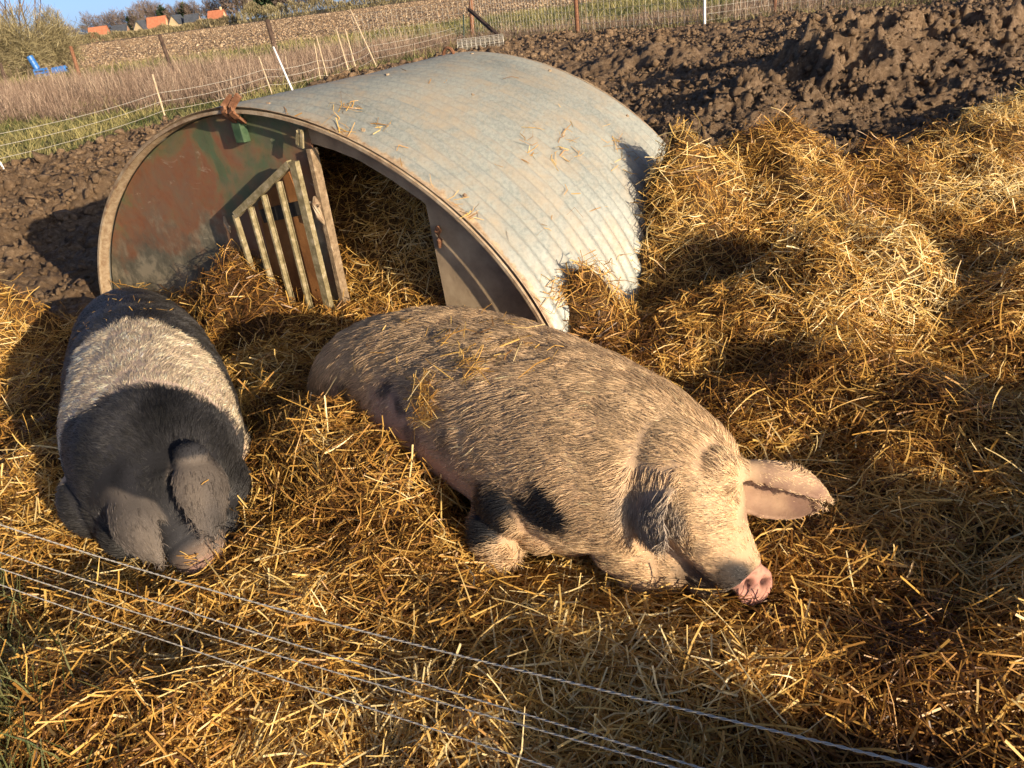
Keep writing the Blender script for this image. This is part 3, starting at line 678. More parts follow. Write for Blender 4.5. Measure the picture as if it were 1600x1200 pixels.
# --- the big cream pig with dark spots
bm = bmesh.new()
body = [(W(497, 628, .13), .05, .04), (W(512, 612, .17), .12, .10), (W(545, 594, .22), .20, .17), (W(600, 585, .27), .27, .23), (W(680, 594, .30), .335, .27), (W(770, 628, .31), .355, .285),
        (W(860, 672, .315), .345, .285), (W(940, 712, .32), .315, .275), (W(1010, 740, .33), .265, .25), (W(1060, 760, .335), .21, .21), (W(1085, 775, .34), .16, .17)]
loft_into(bm, smooth_stations(body))
head = [(W(1020, 722, .40), .15, .15), (W(1065, 748, .385), .152, .152), (W(1086, 784, .335), .130, .138), (W(1104, 820, .275), .105, .114), (W(1120, 848, .228), .089, .095), (W(1136, 872, .19), .083, .084),
        (W(1151, 891, .165), .072, .072), (W(1162, 903, .15), .060, .060)]
snc = SNOUT; sdir = np.array([.32, -.90, .26]); sdir /= np.linalg.norm(sdir)
loft_into(bm, smooth_stations(head))
loft_into(bm, smooth_stations([(snc - sdir * .12, .055, .050), (snc - sdir * .06, .054, .050), (snc - sdir * .025, .050, .047), (snc - sdir * .010, .054, .051), (snc, .051, .048)]))
blob(bm, W(985, 835, .17), (.13, .12, .13)); blob(bm, W(1050, 868, .13), (.11, .10, .10)); blob(bm, W(1010, 872, .12), (.11, .10, .10)); blob(bm, W(1105, 905, .11), (.09, .055, .055), axis=head[-1][0] - head[4][0]); blob(bm, W(1122, 912, .085), (.10, .055, .060), axis=head[-1][0] - head[4][0])
blob(bm, W(905, 760, .24), (.20, .20, .20)); blob(bm, W(860, 800, .18), (.12, .12, .12))
loft_into(bm, smooth_stations([(W(850, 745, .30), .13, .15), (W(805, 778, .25), .105, .12), (W(778, 800, .18), .080, .09), (W(772, 826, .16), .070, .07), (W(780, 856, .11), .060, .058), (W(792, 884, .06), .052, .05)]))
blob(bm, W(640, 700, .14), (.20, .16, .13), axis=(.7, -.7, 0)); blob(bm, W(560, 640, .15), (.2, .13, .13), axis=(.7, -.7, 0))
blob(bm, W(1118, 742, .44), (.07, .07, .06))
e1b, e1t = W(1142, 752, .40), W(1298, 795, .28)
ear_arc(bm, e1b, e1t, (-.25, -.95, -.25), .086, .050, 38, 285, .021)
e2b, e2t = W(1040, 718, .46), W(1026, 866, .27)
ear_into(bm, e2b, e2t, W(1062, 780, .38) - W(975, 780, .24), .065, .092, -.035, (-.75, -.55, .25), curl=.06, th=.012)
pig1 = finish_body(bm, 'pig'); me = pig1.data; P, N_ = co_no(me)
bv1 = bvh_of(pig1)
nost = [hit(bv1, 1172, 913), hit(bv1, 1196, 911)]
# snout rim, nostrils, lip and skin folds pressed into the surface
ds = P - snc; ax_ = ds @ sdir; rdl = np.linalg.norm(ds - ax_[:, None] * sdir, axis=1)
disc = sstep(-.030, -.010, ax_) * sstep(.11, .09, rdl)
P = P + (ds - ax_[:, None] * sdir) / (rdl[:, None] + 1e-6) * (.007 * np.exp(-((ax_ + .006) / .010) ** 2) * ((rdl > .03) & (rdl < .075)))[:, None]
nm_ = np.zeros(len(P))
for h in nost:
    if h is not None:
        g = np.exp(-(np.linalg.norm(P - h, axis=1) / .0125) ** 2); P = P - sdir * (.020 * g)[:, None]; nm_ = np.maximum(nm_, g)
S1, _ = path_s(P, [b_[0] for b_ in body]); 
fold = np.maximum(0, ridged(P[:, 0] * 5 + P[:, 2] * 3, P[:, 1] * 5, 2, 12)) ** 2
P = P + N_ * (.005 * fbm(P[:, 0] * 4 + P[:, 2] * 3, P[:, 1] * 4 - P[:, 2] * 3, 2, 31) - .0015 * fold * (rdl > .12))[:, None]
me.vertices.foreach_set('co', P.astype(np.float32).ravel()); me.update()
sp1 = [(hit(bv1, 765, 797), .085, 1), (hit(bv1, 752, 835), .06, 1), (hit(bv1, 853, 802), .082, 1), (hit(bv1, 602, 605), .035, .8), (hit(bv1, 626, 636), .035, .7), (hit(bv1, 540, 612), .055, .6), (hit(bv1, 640, 680), .05, .5), (hit(bv1, 700, 690), .04, .4)]
gr1 = [(hit(bv1, 690, 560), .17, .60), (hit(bv1, 730, 520), .11, .55), (hit(bv1, 640, 590), .09, .5), (hit(bv1, 830, 560), .08, .45), (hit(bv1, 800, 640), .12, .42), (hit(bv1, 870, 540), .07, .35), (hit(bv1, 1010, 665), .10, .40), (hit(bv1, 1045, 650), .06, .4), (hit(bv1, 965, 640), .05, .3)]  # grey coat; the last three paint the head's shadow on the neck
mz1 = [(hit(bv1, 1160, 893), .028, .85), (hit(bv1, 1143, 910), .055, .92), (hit(bv1, 1150, 932), .045, .85), (hit(bv1, 1110, 912), .055, .85), (hit(bv1, 1078, 900), .045, .65), (hit(bv1, 1088, 858), .026, .5)]  # dark muzzle; the last patch is the brow's shadow put into the colour
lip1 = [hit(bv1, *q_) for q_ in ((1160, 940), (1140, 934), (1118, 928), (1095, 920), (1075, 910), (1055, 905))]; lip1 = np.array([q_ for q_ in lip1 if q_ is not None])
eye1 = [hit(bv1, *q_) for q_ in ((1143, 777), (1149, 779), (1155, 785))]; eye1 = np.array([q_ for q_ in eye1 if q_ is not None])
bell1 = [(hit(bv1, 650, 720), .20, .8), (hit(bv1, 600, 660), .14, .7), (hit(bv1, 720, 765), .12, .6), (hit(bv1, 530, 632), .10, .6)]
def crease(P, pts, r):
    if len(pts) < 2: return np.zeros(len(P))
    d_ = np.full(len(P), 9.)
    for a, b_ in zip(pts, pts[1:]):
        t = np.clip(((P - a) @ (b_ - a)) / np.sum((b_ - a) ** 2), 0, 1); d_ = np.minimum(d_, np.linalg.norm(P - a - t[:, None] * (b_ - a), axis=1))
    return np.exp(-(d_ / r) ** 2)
lg_ = crease(P, lip1, .007); eg_ = crease(P, eye1, .006); P = P - N_ * (.007 * lg_ + .005 * eg_)[:, None]; me.vertices.foreach_set('co', P.astype(np.float32).ravel()); me.update()
def coat1(P, hair):
    k = len(P); base = np.array([.58, .41, .24]) if hair else np.array([.50, .34, .21])
    c = np.tile(base, (k, 1)); v = fbm(P[:, 0] * 9, P[:, 1] * 9 + P[:, 2] * 8, 3, 3)
    c = c * (1 + .13 * v)[:, None]
    s_, _ = path_s(P, [b_[0] for b_ in body + head[3:]])
    c = lerp(c, [.61, .43, .245] if hair else [.52, .36, .22], sstep(1.35, 1.8, s_) * .7)
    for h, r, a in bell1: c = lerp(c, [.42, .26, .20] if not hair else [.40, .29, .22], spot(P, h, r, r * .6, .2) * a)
    for h, r, a in gr1: c = lerp(c, [.10, .10, .095], spot(P, h, r, r * .5, .5) * a * (.6 if not hair else .22))
    c = lerp(c, [.25, .22, .19], (1 - sstep(.06, .12, np.linalg.norm(P - (e2b * .45 + e2t * .55 + np.array([-.03, -.04, .02])), axis=1))) * .8)  # shade on the near ear, put into its coat colour as grey
    for h, r, a in sp1: c = lerp(c, [.018, .019, .022], spot(P, h, r, .014, .25) * a)
    for h, r, a in mz1: c = lerp(c, [.035, .034, .036], spot(P, h, r, .02, .25) * a)
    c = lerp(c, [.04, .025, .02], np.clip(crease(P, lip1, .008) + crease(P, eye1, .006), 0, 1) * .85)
    return np.clip(c, .01, .9)
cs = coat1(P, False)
pk = sstep(-.011, -.003, ax_) * (rdl < .060)
cs = lerp(cs, [.56, .275, .215], pk * np.clip(.85 + .5 * vnoise(P[:, 0] * 60, P[:, 2] * 60, 3), 0, 1)); cs = lerp(cs, [.12, .09, .08], pk * sstep(.12, .3, vnoise(P[:, 0] * 110, P[:, 2] * 110, 8)) * .55)
rim = np.exp(-((rdl - .053) / .006) ** 2) * pk; cs = lerp(cs, [.12, .07, .06], rim * .6)
cs = lerp(cs, [.05, .02, .018], np.clip(nm_ * 1.5, 0, 1))
q_ = np.clip(((P - e1b) @ (e1t - e1b)) / np.sum((e1t - e1b) ** 2), 0, 1); d_e = np.linalg.norm(P - e1b - q_[:, None] * (e1t - e1b), axis=1)
cs = lerp(cs, [.25, .155, .11], (1 - sstep(.09, .13, d_e)) * sstep(.05, .2, q_) * (.8 + .5 * fbm(P[:, 0] * 25, P[:, 2] * 25, 2, 4)))  # far ear skin darkened to paint the shade under its upper roll
set_col(pig1, np.clip(cs, .01, .9))
tag(pig1, 'big cream pig with black spots and pink snout asleep on the straw', 'pig')
ear_c = (e1b + e1t) / 2
Ph, Nh = surf_sample(me, 150000, lambda c, n_: np.where(np.linalg.norm(c - snc, axis=1) < .062, .02, 1.0) * np.where((n_ @ -_f) > -.35, 1, .12) * np.where(path_s(c, [b_[0] for b_ in body])[0] > 1.4, 1.5, 1))
fl = -smoothstep_tangent(Ph, [b_[0] for b_ in body + head[3:]]) + np.array([-.25, -.25, -.55])
for eb, et in ((e1b, e1t), (e2b, e2t)):                          # on the ears the hair runs to the tip
    q = np.clip(((Ph - eb) @ (et - eb)) / np.sum((et - eb) ** 2), 0, 1); dd = np.linalg.norm(Ph - eb - q[:, None] * (et - eb), axis=1); wgt = (1 - sstep(.08, .12, dd))[:, None] * (q > .08)[:, None]
    fl = fl * (1 - wgt) + (et - eb) / np.linalg.norm(et - eb) * wgt; 
    if eb is e1b: w_e = wgt[:, 0]
s_, _ = path_s(Ph, [b_[0] for b_ in body + head[3:]]); snd = np.linalg.norm(Ph - snc, axis=1)
L = np.interp(s_, [0, .2, .8, 1.5, 2.0], [.036, .050, .056, .048, .038]) * np.interp(snd, [0, .1, .3, .5], [.38, .5, .8, 1]) * (1 - .6 * w_e)
for h, r, a in bell1: L = L * (1 - .55 * spot(Ph, h, r, r * .5, .2))
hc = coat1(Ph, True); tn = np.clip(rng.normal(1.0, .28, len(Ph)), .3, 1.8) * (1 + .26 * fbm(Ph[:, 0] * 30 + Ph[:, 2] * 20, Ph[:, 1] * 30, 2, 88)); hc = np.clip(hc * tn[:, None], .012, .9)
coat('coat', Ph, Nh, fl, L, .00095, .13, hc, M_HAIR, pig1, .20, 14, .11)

# --- the saddleback pig
bm = bmesh.new()
body2 = [(W(196, 486, .20), .09, .08), (W(198, 494, .23), .17, .15), (W(205, 518, .27), .245, .22), (W(218, 560, .29), .295, .26), (W(232, 620, .30), .312, .27), (W(242, 680, .30), .305, .27), (W(250, 730, .29), .265, .26), (W(262, 775, .26), .19, .20), (W(275, 810, .22), .13, .14)]
loft_into(bm, smooth_stations(body2))
head2 = [(W(255, 750, .33), .14, .13), (W(272, 790, .26), .115, .115), (W(290, 826, .19), .095, .09), (W(308, 856, .13), .092, .085), (W(320, 870, .09), .078, .072), (W(326, 876, .075), .062, .058)]
loft_into(bm, smooth_stations(head2))
S2D = np.array([.12, -.93, -.10]); S2D /= np.linalg.norm(S2D); S2C = W(327, 880, .085)
loft_into(bm, smooth_stations([(S2C - S2D * .10, .05, .046), (S2C - S2D * .05, .05, .046), (S2C - S2D * .022, .047, .043), (S2C - S2D * .009, .054, .050), (S2C, .050, .046)]))
blob(bm, W(158, 775, .16), (.14, .13, .15)); blob(bm, W(335, 760, .17), (.13, .12, .15)); blob(bm, W(338, 825, .10), (.09, .08, .10)); blob(bm, W(205, 825, .12), (.11, .10, .10))
blob(bm, W(345, 700, .18), (.12, .11, .15))
blob(bm, W(205, 765, .34), (.06, .06, .05)); blob(bm, W(300, 715, .42), (.06, .06, .05))
loft_into(bm, smooth_stations([(W(172, 785, .2), .08, .09), (W(180, 828, .10), .06, .065), (W(198, 850, .04), .05, .05)]))
f1b, f1t = W(172, 742, .385), W(257, 888, .17)
ear_into(bm, f1b, f1t, W(250, 800, .28) - W(165, 830, .22), .040, .092, -.06, (-.2, -.8, .5), curl=.05, th=.011, pt=.95)
f2b, f2t = W(298, 690, .45), W(336, 856, .24)
ear_into(bm, f2b, f2t, W(352, 780, .29) - W(278, 790, .33), .04, .084, -.06, (.3, -.8, .5), curl=.045, th=.011, pt=.95)
pig2 = finish_body(bm, 'pig'); me = pig2.data; P, N_ = co_no(me); bv2 = bvh_of(pig2)
sn2 = S2C; sd2 = S2D
fold = np.maximum(0, ridged(P[:, 0] * 4 + P[:, 2] * 3, P[:, 1] * 4, 2, 22)) ** 2
wr_ = np.linalg.norm(P - S2C, axis=1); P = P + N_ * (.007 * fbm(P[:, 0] * 5, P[:, 1] * 5 - P[:, 2] * 3, 2, 41) - .002 * fold - .004 * np.maximum(0, np.sin(wr_ * 2 * np.pi / .032)) * sstep(.05, .07, wr_) * sstep(.20, .14, wr_))[:, None]
for h in (hit(bv2, 319, 884), hit(bv2, 337, 880)):
    if h is not None: P = P - sd2 * (.014 * np.exp(-(np.linalg.norm(P - h, axis=1) / .011) ** 2))[:, None]
me.vertices.foreach_set('co', P.astype(np.float32).ravel()); me.update()
lo = [hit(bv2, x, y) for x, y in ((104, 655), (143, 640), (168, 616), (218, 603), (247, 600), (310, 624), (352, 641), (376, 662))]
hi = [hit(bv2, x, y) for x, y in ((104, 612), (108, 575), (122, 545), (160, 516), (197, 501), (243, 503), (281, 520), (318, 549), (350, 590))]
lo = [h for h in lo if h is not None]; hi = [h for h in hi if h is not None]
C2 = np.array([b_[0] for b_ in body2]); ax2 = C2[-2] - C2[1]; ax2 /= np.linalg.norm(ax2); sd_ = np.cross(ax2, (0, 0, 1)); sd_ /= np.linalg.norm(sd_)
LOM = float(np.median([(h - C2[4]) @ ax2 for h in lo]))
LO_X = [(1.0, .48), (1.5, .40), (3.2, .4), (-1.0, .60), (-1.6, .5), (-3.2, .4)]; HI_X = [(1.0, .32), (1.5, .25), (3.2, .2), (-1.0, .5), (-1.6, .4), (-3.2, .2)]
def band_edge(P, pts, xt):
    "limit of the white saddle along the spine as a function of the angle round the body"
    pts = np.array(pts); o = C2[4]; q = np.arctan2((pts - o) @ sd_, pts[:, 2] - .15); s = (pts - o) @ ax2; q = np.r_[q, [a for a, _ in xt]]; s = np.r_[s, [b_ for _, b_ in xt]]; i = np.argsort(q)
    qq = np.arctan2((P - o) @ sd_, P[:, 2] - .15); return np.interp(qq, q[i], s[i])
def coat2(P, hair):
    w_ = .035 * fbm(P[:, 0] * 14, P[:, 1] * 14 + P[:, 2] * 9, 3, 6) + (rng.normal(0, .012, len(P)) if hair else 0)
    s = (P - C2[4]) @ ax2 + w_; m_ = sstep(-.02, .02, s - band_edge(P, hi, HI_X)) * sstep(.02, -.02, s - band_edge(P, lo, LO_X))
    c = np.tile([.045, .044, .044] if hair else [.030, .030, .034], (len(P), 1)) * (1 + 1.2 * fbm(P[:, 0] * 8, P[:, 1] * 8, 2, 3))[:, None]
    m_ = m_ * sstep(LOM + .22, LOM + .16, s); c = lerp(c, [.74, .61, .43] if hair else [.56, .43, .34], m_)
    for eb, et in ((f1b, f1t), (f2b, f2t)):
        em_ = ear_mask(P, eb, et, W(250, 800, .28) - W(165, 830, .22), .092, (-.2, -.8, .5), .05, -.06) if eb is f1b else ear_mask(P, eb, et, W(352, 780, .29) - W(278, 790, .33), .084, (.3, -.8, .5), .045, -.06)
        c = lerp(c, np.array([.115, .098, .084]) * (1 if hair else .9), em_ * (.80 + 1.3 * fbm(P[:, 0] * 10, P[:, 1] * 10, 2, 4)))
    c = lerp(c, [.26, .185, .135], (1 - sstep(.05, .13, np.linalg.norm(P - sn2, axis=1))) * np.clip(.75 + .9 * fbm(P[:, 0] * 16, P[:, 1] * 16 + P[:, 2] * 12, 3, 14), 0, 1))
    return np.clip(c, .010, .85)
cs2 = coat2(P, False); dd_ = P - S2C; a2_ = dd_ @ S2D; r2_ = np.linalg.norm(dd_ - a2_[:, None] * S2D, axis=1); cs2 = lerp(cs2, [.30, .19, .15], sstep(-.012, -.004, a2_) * (r2_ < .06))
for h in (hit(bv2, 319, 884), hit(bv2, 337, 880)):
    if h is not None: cs2 = lerp(cs2, [.03, .018, .016], np.exp(-(np.linalg.norm(P - h, axis=1) / .011) ** 2))
set_col(pig2, cs2)
tag(pig2, 'black pig with a broad white band asleep beside the ark, ears over its face', 'pig')
Ph, Nh = surf_sample(me, 150000, lambda c, n_: np.where((n_ @ -_f) > -.35, 1, .12) * np.where(np.linalg.norm(c - sn2, axis=1) < .05, .3, 1))
fl = -smoothstep_tangent(Ph, [b_[0] for b_ in body2 + head2[2:]]) * np.array([1, 1, 1]) + np.sign(((Ph - C2[4]) @ sd_))[:, None] * sd_ * np.abs((Ph - C2[4]) @ sd_)[:, None] * 3.0 + np.array([0, 0, -.35])
dd = np.full(len(Ph), 9.)
for eb, et in ((f1b, f1t), (f2b, f2t)):
    q = np.clip(((Ph - eb) @ (et - eb)) / np.sum((et - eb) ** 2), 0, 1); d1 = np.linalg.norm(Ph - eb - q[:, None] * (et - eb), axis=1); d1 = np.where(q > .05, d1, 9.); wgt = (1 - sstep(.11, .14, d1))[:, None]
    fl = fl * (1 - wgt) + (et - eb) / np.linalg.norm(et - eb) * wgt; dd = np.minimum(dd, d1)
s_, _ = path_s(Ph, C2); L = np.interp(s_, [0, .5, 1.4, 1.9], [.022, .024, .040, .034]) * np.interp(dd, [.10, .15], [.40, 1]) * np.interp(np.linalg.norm(Ph - sn2, axis=1), [0, .12, .3], [.55, .7, 1])
hc = coat2(Ph, True); tn = np.clip(rng.normal(1.0, .30, len(Ph)), .3, 2.2) * (1 + .6 * fbm(Ph[:, 0] * 30, Ph[:, 1] * 30 + Ph[:, 2] * 20, 2, 88)); hc = np.clip(hc * tn[:, None], .008, .9)
em_ = np.maximum(ear_mask(Ph, f1b, f1t, W(250, 800, .28) - W(165, 830, .22), .092, (-.2, -.8, .5), .05, -.06), ear_mask(Ph, f2b, f2t, W(352, 780, .29) - W(278, 790, .33), .084, (.3, -.8, .5), .045, -.06)); L = np.where(em_ > .3, .021, L)
coat('coat', Ph, Nh, fl, L * 1.15, .0009, .11, hc, M_HAIR, pig2, .16, 11, .10)
# ------------------------------------------------------------------ vegetation beyond the pen
def blades(x, y, z, h, wd, lean, tone, r=rng):
    k = len(x); yaw = r.uniform(0, 2 * np.pi, k); ly = r.uniform(0, 2 * np.pi, k)
    S = np.stack([np.cos(yaw), np.sin(yaw), 0 * yaw], -1) * (wd / 2)[:, None]; P = np.stack([x, y, z], -1)
    le = np.stack([np.cos(ly) * lean * h, np.sin(ly) * lean * h, h], -1); M_ = P + le * .55 * np.array([.7, .7, 1]); T = P + le
    V = np.stack([P - S, P + S, M_ - S * .8, M_ + S * .8, T - S * .25, T + S * .25], 1); i = (np.arange(k) * 6)[:, None]
    return V.reshape(-1, 3), np.concatenate([i + np.array([[0, 1, 3, 2]]), i + np.array([[2, 3, 5, 4]])], 1).reshape(-1, 4), np.repeat(tone, 6)
def region(n_, y0, y1, fn, widen=.95, pw=1.0):
    y = (rng.uniform(y0 ** pw, y1 ** pw, n_)) ** (1 / pw) if pw > 0 else np.exp(rng.uniform(np.log(y0), np.log(y1), n_)); x = rng.uniform(-widen, widen, n_) * (y + 2) - .08 * y
    k = fn(x, y); x, y = x[k], y[k]; return x, y, height(x, y)
M_WEED = tone_mat('dead_weeds', [(0, (.085, .055, .040)), (.35, (.19, .13, .095)), (.65, (.31, .225, .165)), (1, (.47, .37, .27))], .8, .2)
M_GRASS = tone_mat('grass', [(0, (.045, .075, .015)), (.4, (.15, .15, .055)), (.7, (.28, .25, .11)), (1, (.42, .36, .14))], .6, .3, .15)
M_STUB = tone_mat('leaf_litter', [(0, (.14, .09, .055)), (.4, (.30, .205, .125)), (.75, (.44, .335, .22)), (1, (.58, .47, .33))], .85, .2)
def weedy(x, y):
    e = pen_edge(x); gap = np.interp(x, [-16, -12, -9, -7, -5, -2, 2, 12], [19, 12.5, 8.5, 5.5, 3.8, 1.6, .5, .4]); far = np.interp(x, [-30, -15, -5, 5, 12, 30], [43, 38, 34, 29, 29, 29])
    return (y > e + gap + fbm(x, y, 2, 3) * 1.4) & (y < far + 2.5 * fbm(x * .4, y * .4, 2, 6))
bs = []
x, y, z = region(230000, 11, 48, weedy, pw=0); cl = fbm(x * .8, y * .8, 3, 15)
h = np.clip(rng.gamma(5, .058, len(x)) * (1 + 1.0 * cl) * np.interp(x, [-4, 4], [1.15, .75]), .08, 1.1)
bs.append(blades(x, y, z, h, rng.uniform(.006, .014, len(x)) * np.interp(y, [12, 45], [.8, 1.6]), rng.uniform(0, .45, len(x)), np.clip(rng.normal(.50, .2, len(x)) + cl * .5, 0, 1)))
k = 60000; i = rng.choice(len(x), k); bs.append(strands(np.stack([x[i] + rng.normal(0, .1, k), y[i], z[i] + h[i] * rng.uniform(.3, 1, k)], -1), np.tile([0, 0, 1.], (k, 1)), rng.uniform(.06, .22, k), rng.uniform(.006, .012, k), rng.normal(.7, .5, k), rng.uniform(0, 6.28, k), np.clip(rng.normal(.5, .22, k), 0, 1)))
tag(join_batches('dead_weeds', bs, M_WEED), kind='stuff', label='tall brown dead weeds filling the strip behind the electric fence')
def grassy(x, y):
    e = pen_edge(x); return ((y > e - .1 + .5 * fbm(x * 2, y * 2, 2, 3)) & (y < e + np.interp(x, [-16, -12, -9, -7, -5, -2], [22, 15, 11, 8, 6, 4]))) | ((y > e) & (y > 28) & (y < 52.5) & ~weedy(x, y))
x, y, z = region(200000, 10, 52, grassy, pw=0); cl = fbm(x * 1.1, y * 1.1, 3, 25)
bs = [blades(x, y, z, np.clip(rng.gamma(4, .022, len(x)) * (1 + cl), .02, .4) * np.interp(y, [12, 45], [1, 1.8]), rng.uniform(.006, .018, len(x)) * np.interp(y, [12, 45], [1, 2.2]), rng.uniform(.2, 1.3, len(x)), np.clip(rng.normal(.50, .22, len(x)) + cl * .9, 0, 1))]
for cx_, cy_, r_, nn_ in ((-1.52, 1.38, .13, 400), (-1.42, 1.25, .10, 500), (-1.75, 1.5, .16, 500), (-1.78, 1.85, .12, 160), (-1.30, 1.18, .08, 220)):
    gx = rng.normal(cx_, r_, nn_); gy = rng.normal(cy_, r_, nn_); bs.append(blades(gx, gy, height(gx, gy), rng.uniform(.05, .16, nn_), rng.uniform(.003, .006, nn_), rng.uniform(.2, .9, nn_), np.clip(rng.normal(.30, .15, nn_), 0, 1)))
tag(join_batches('grass', bs, M_GRASS), kind='stuff', label='green and yellow grass along the pen edge and the field margin')
# leaf litter and clods catching light on the ploughed field
x, y, z = region(260000, 50, 330, lambda x, y: y > 51 + .02 * x, .8, pw=-1e-9 if False else 0); k = len(x)
sz = rng.gamma(3, .016, k) * np.interp(y, [50, 120, 330], [1, 1.6, 3.2])
bs = [strands(np.stack([x, y, z + sz * .25], -1), np.tile([0, 0, 1.], (k, 1)), sz * 1.3, sz * .8, rng.normal(0, .7, k), rng.uniform(0, 6.28, k), np.clip(rng.normal(.52, .25, k), 0, 1))]
tag(join_batches('field_litter', bs, M_STUB), kind='stuff', label='pale stubble and clods strewn over the ploughed field')

# ------------------------------------------------------------------ trees, bushes, hedges
M_BARK = noisy('bark', [(.3, (.09, .075, .05)), (.55, (.20, .18, .10)), (.72, (.32, .30, .16))], 3, .9, .2, .5, .02)
M_TWIG = tone_mat('twigs', [(0, (.07, .055, .036)), (.35, (.18, .15, .085)), (.7, (.33, .285, .15)), (1, (.50, .44, .26))], .85, .2)
M_TWIGB = tone_mat('bare_twigs', [(0, (.10, .075, .07)), (.5, (.19, .145, .12)), (1, (.31, .25, .20))], .9, .1)
M_EVER = tone_mat('evergreen', [(0, (.012, .025, .014)), (.5, (.03, .055, .028)), (1, (.08, .11, .04))], .7, .2)
def prism(vs, fs, a, b_, ra, rb):
    s, u = frame_of(b_ - a, (.3, .2, 1)); o = len(vs)
    for p, r in ((a, ra), (b_, rb)):
        for q in (0, 2.094, 4.189): vs.append(p + r * (math.cos(q) * s + math.sin(q) * u))
    for k in range(3): fs.append((o + k, o + (k + 1) % 3, o + 3 + (k + 1) % 3, o + 3 + k))
def grow(vs, fs, tips, p, d, L, r, depth, spread, r_=rng, up=.15):
    n_ = 2; q = p
    for i in range(n_):
        d = d + r_.normal(0, .13, 3) + np.array([0, 0, up * .3]); d /= np.linalg.norm(d); q2 = q + d * L / n_; prism(vs, fs, q, q2, r * (1 - .25 * i), r * (.8 - .2 * i)); q = q2
    if depth == 0: tips.append((q, d)); return
    for _ in range(r_.integers(2, 4)):
        nd = d + r_.normal(0, spread, 3) + np.array([0, 0, up]); nd /= np.linalg.norm(nd); grow(vs, fs, tips, q, nd, L * r_.uniform(.6, .85), r * .58, depth - 1, spread, r_, up)
def twig_cloud(cent, rad_, k, ln, wd, tone, up=.6, shell=.25, base=None):
    "short twigs spread through an uneven crown volume"
    v = rng.normal(0, 1, (k, 3)); v /= np.linalg.norm(v, axis=1, keepdims=True); rr_ = rng.random(k) ** shell
    P = v * rr_[:, None] * (1 + .55 * fbm(v[:, 0] * 2.3 + cent[0], v[:, 1] * 2.3 + v[:, 2] * 2, 3, 7))[:, None] * np.array(rad_) + cent
    keep = (fbm(P[:, 0] / rad_[0] * 2.6, P[:, 2] / rad_[2] * 2.6 + P[:, 1] / rad_[1], 2, 19) > -.22); P = P[keep]; v = v[keep]; k = len(P)
    if base is not None: s = P[:, 2] > base; P = P[s]; v = v[s]; k = len(P)
    d = v + rng.normal(0, .6, (k, 3)) + np.array([0, 0, up]); d /= np.linalg.norm(d, axis=1, keepdims=True)
    L = rng.uniform(*ln, k); tl_ = np.arcsin(d[:, 2]); yaw = np.arctan2(d[:, 1], d[:, 0])
    return strands(P, np.tile([0, 0, 1.], (k, 1)), L, rng.uniform(*wd, k), tl_, yaw, np.clip(rng.normal(tone, .22, k), 0, 1), .1, roll=1.5)
def tree(name, base, h, crown_r, label, cat, group, twigm, k=700, kind='bare', tone=.5, trunk_h=.3, depth=3):
    e = empty(name, tuple(base)); vs, fs, tips = [], [], []
    base = np.asarray(base, float)
    prism(vs, fs, base - [0, 0, .2], base + [0, 0, h * trunk_h], h * .035, h * .022)
    for q in range(4):
        a = q * 1.57 + rng.uniform(0, 1.2); grow(vs, fs, tips, base + [0, 0, h * trunk_h * rng.uniform(.7, 1)], np.array([math.cos(a) * .5, math.sin(a) * .5, 1.]) / 1.12, h * .26, h * .012, depth - 1, .38)
    mesh_np('trunk', np.array(vs), np.array(fs), 4, M_BARK, e)
    lift = h * (1 - trunk_h) / 2
    v, f, t = twig_cloud(base + [0, 0, h * trunk_h + lift], (crown_r, crown_r, lift * 1.0), k, (h * .05, h * .16), (h * .004, h * .012) if kind == 'bare' else (h * .03, h * .07), tone, .6 if kind == 'bare' else .1, .35)
    mesh_np('crown', v, f, 4, twigm, e, attrs={'tone': t}); tag(e, label, cat, group); return e
def bush(name, cen, rad_, k, label, cat, group, mat, tone=.5, ln=(.3, .8), wd=(.02, .06)):
    e = empty(name, (cen[0], cen[1], 0)); vs, fs, tips = [], [], []
    for q in range(5):
        vs, fs = [], []; a = q * 1.3; grow(vs, fs, tips, np.array([cen[0] + rng.normal(0, rad_[0] * .3), cen[1] + rng.normal(0, rad_[1] * .3), 0]), np.array([math.cos(a) * .4, math.sin(a) * .4, 1.]) / 1.08, rad_[2] * .55, rad_[2] * .025, 2, .4); mesh_np('stem', np.array(vs), np.array(fs), 4, M_BARK, e)
    v, f, t = twig_cloud(np.array([cen[0], cen[1], rad_[2] * .8]), (rad_[0], rad_[1], rad_[2]), k, ln, wd, tone, .5, .4, 0.0)
    mesh_np('foliage', v, f, 4, mat, e, attrs={'tone': t}); tag(e, label, cat, group); return e

# thicket on the left with the blue drums
p = FAR(22, 52); bush('hedgerow_bush', p, (2.6, 1.8, 2.1), 11000, 'tangled olive brown bush behind the upright blue drum, by the left edge of the photo', 'bush', None, M_TWIG, .52, (.25, .8), (.008, .026))
p = FAR(-35, 50); bush('hedgerow_bush', p, (2.6, 2, 2.3), 9000, 'tangled bush at the far left corner beside the leaning dark post', 'bush', None, M_TWIG, .5, (.25, .8), (.008, .026))
p = FAR(88, 54); bush('hedgerow_bush', p, (1.35, 1.4, 2.0), 7500, 'rounded olive bush behind the blue drum lying on its side', 'bush', None, M_TWIG, .48, (.25, .7), (.008, .026))
e = empty('bare_tree', tuple(FAR(36, 53))); b0_ = FAR(36, 53); vs, fs, tips = [], [], []
prism(vs, fs, b0_ - [0, 0, .2], b0_ + [0, 0, 1.3], .16, .13)
for q in range(7):
    a = q * .9; grow(vs, fs, tips, b0_ + [0, 0, 1.1 + .1 * q], np.array([math.cos(a) * .45, math.sin(a) * .45, 1.]) / 1.1, 2.0, .075, 4, .24)
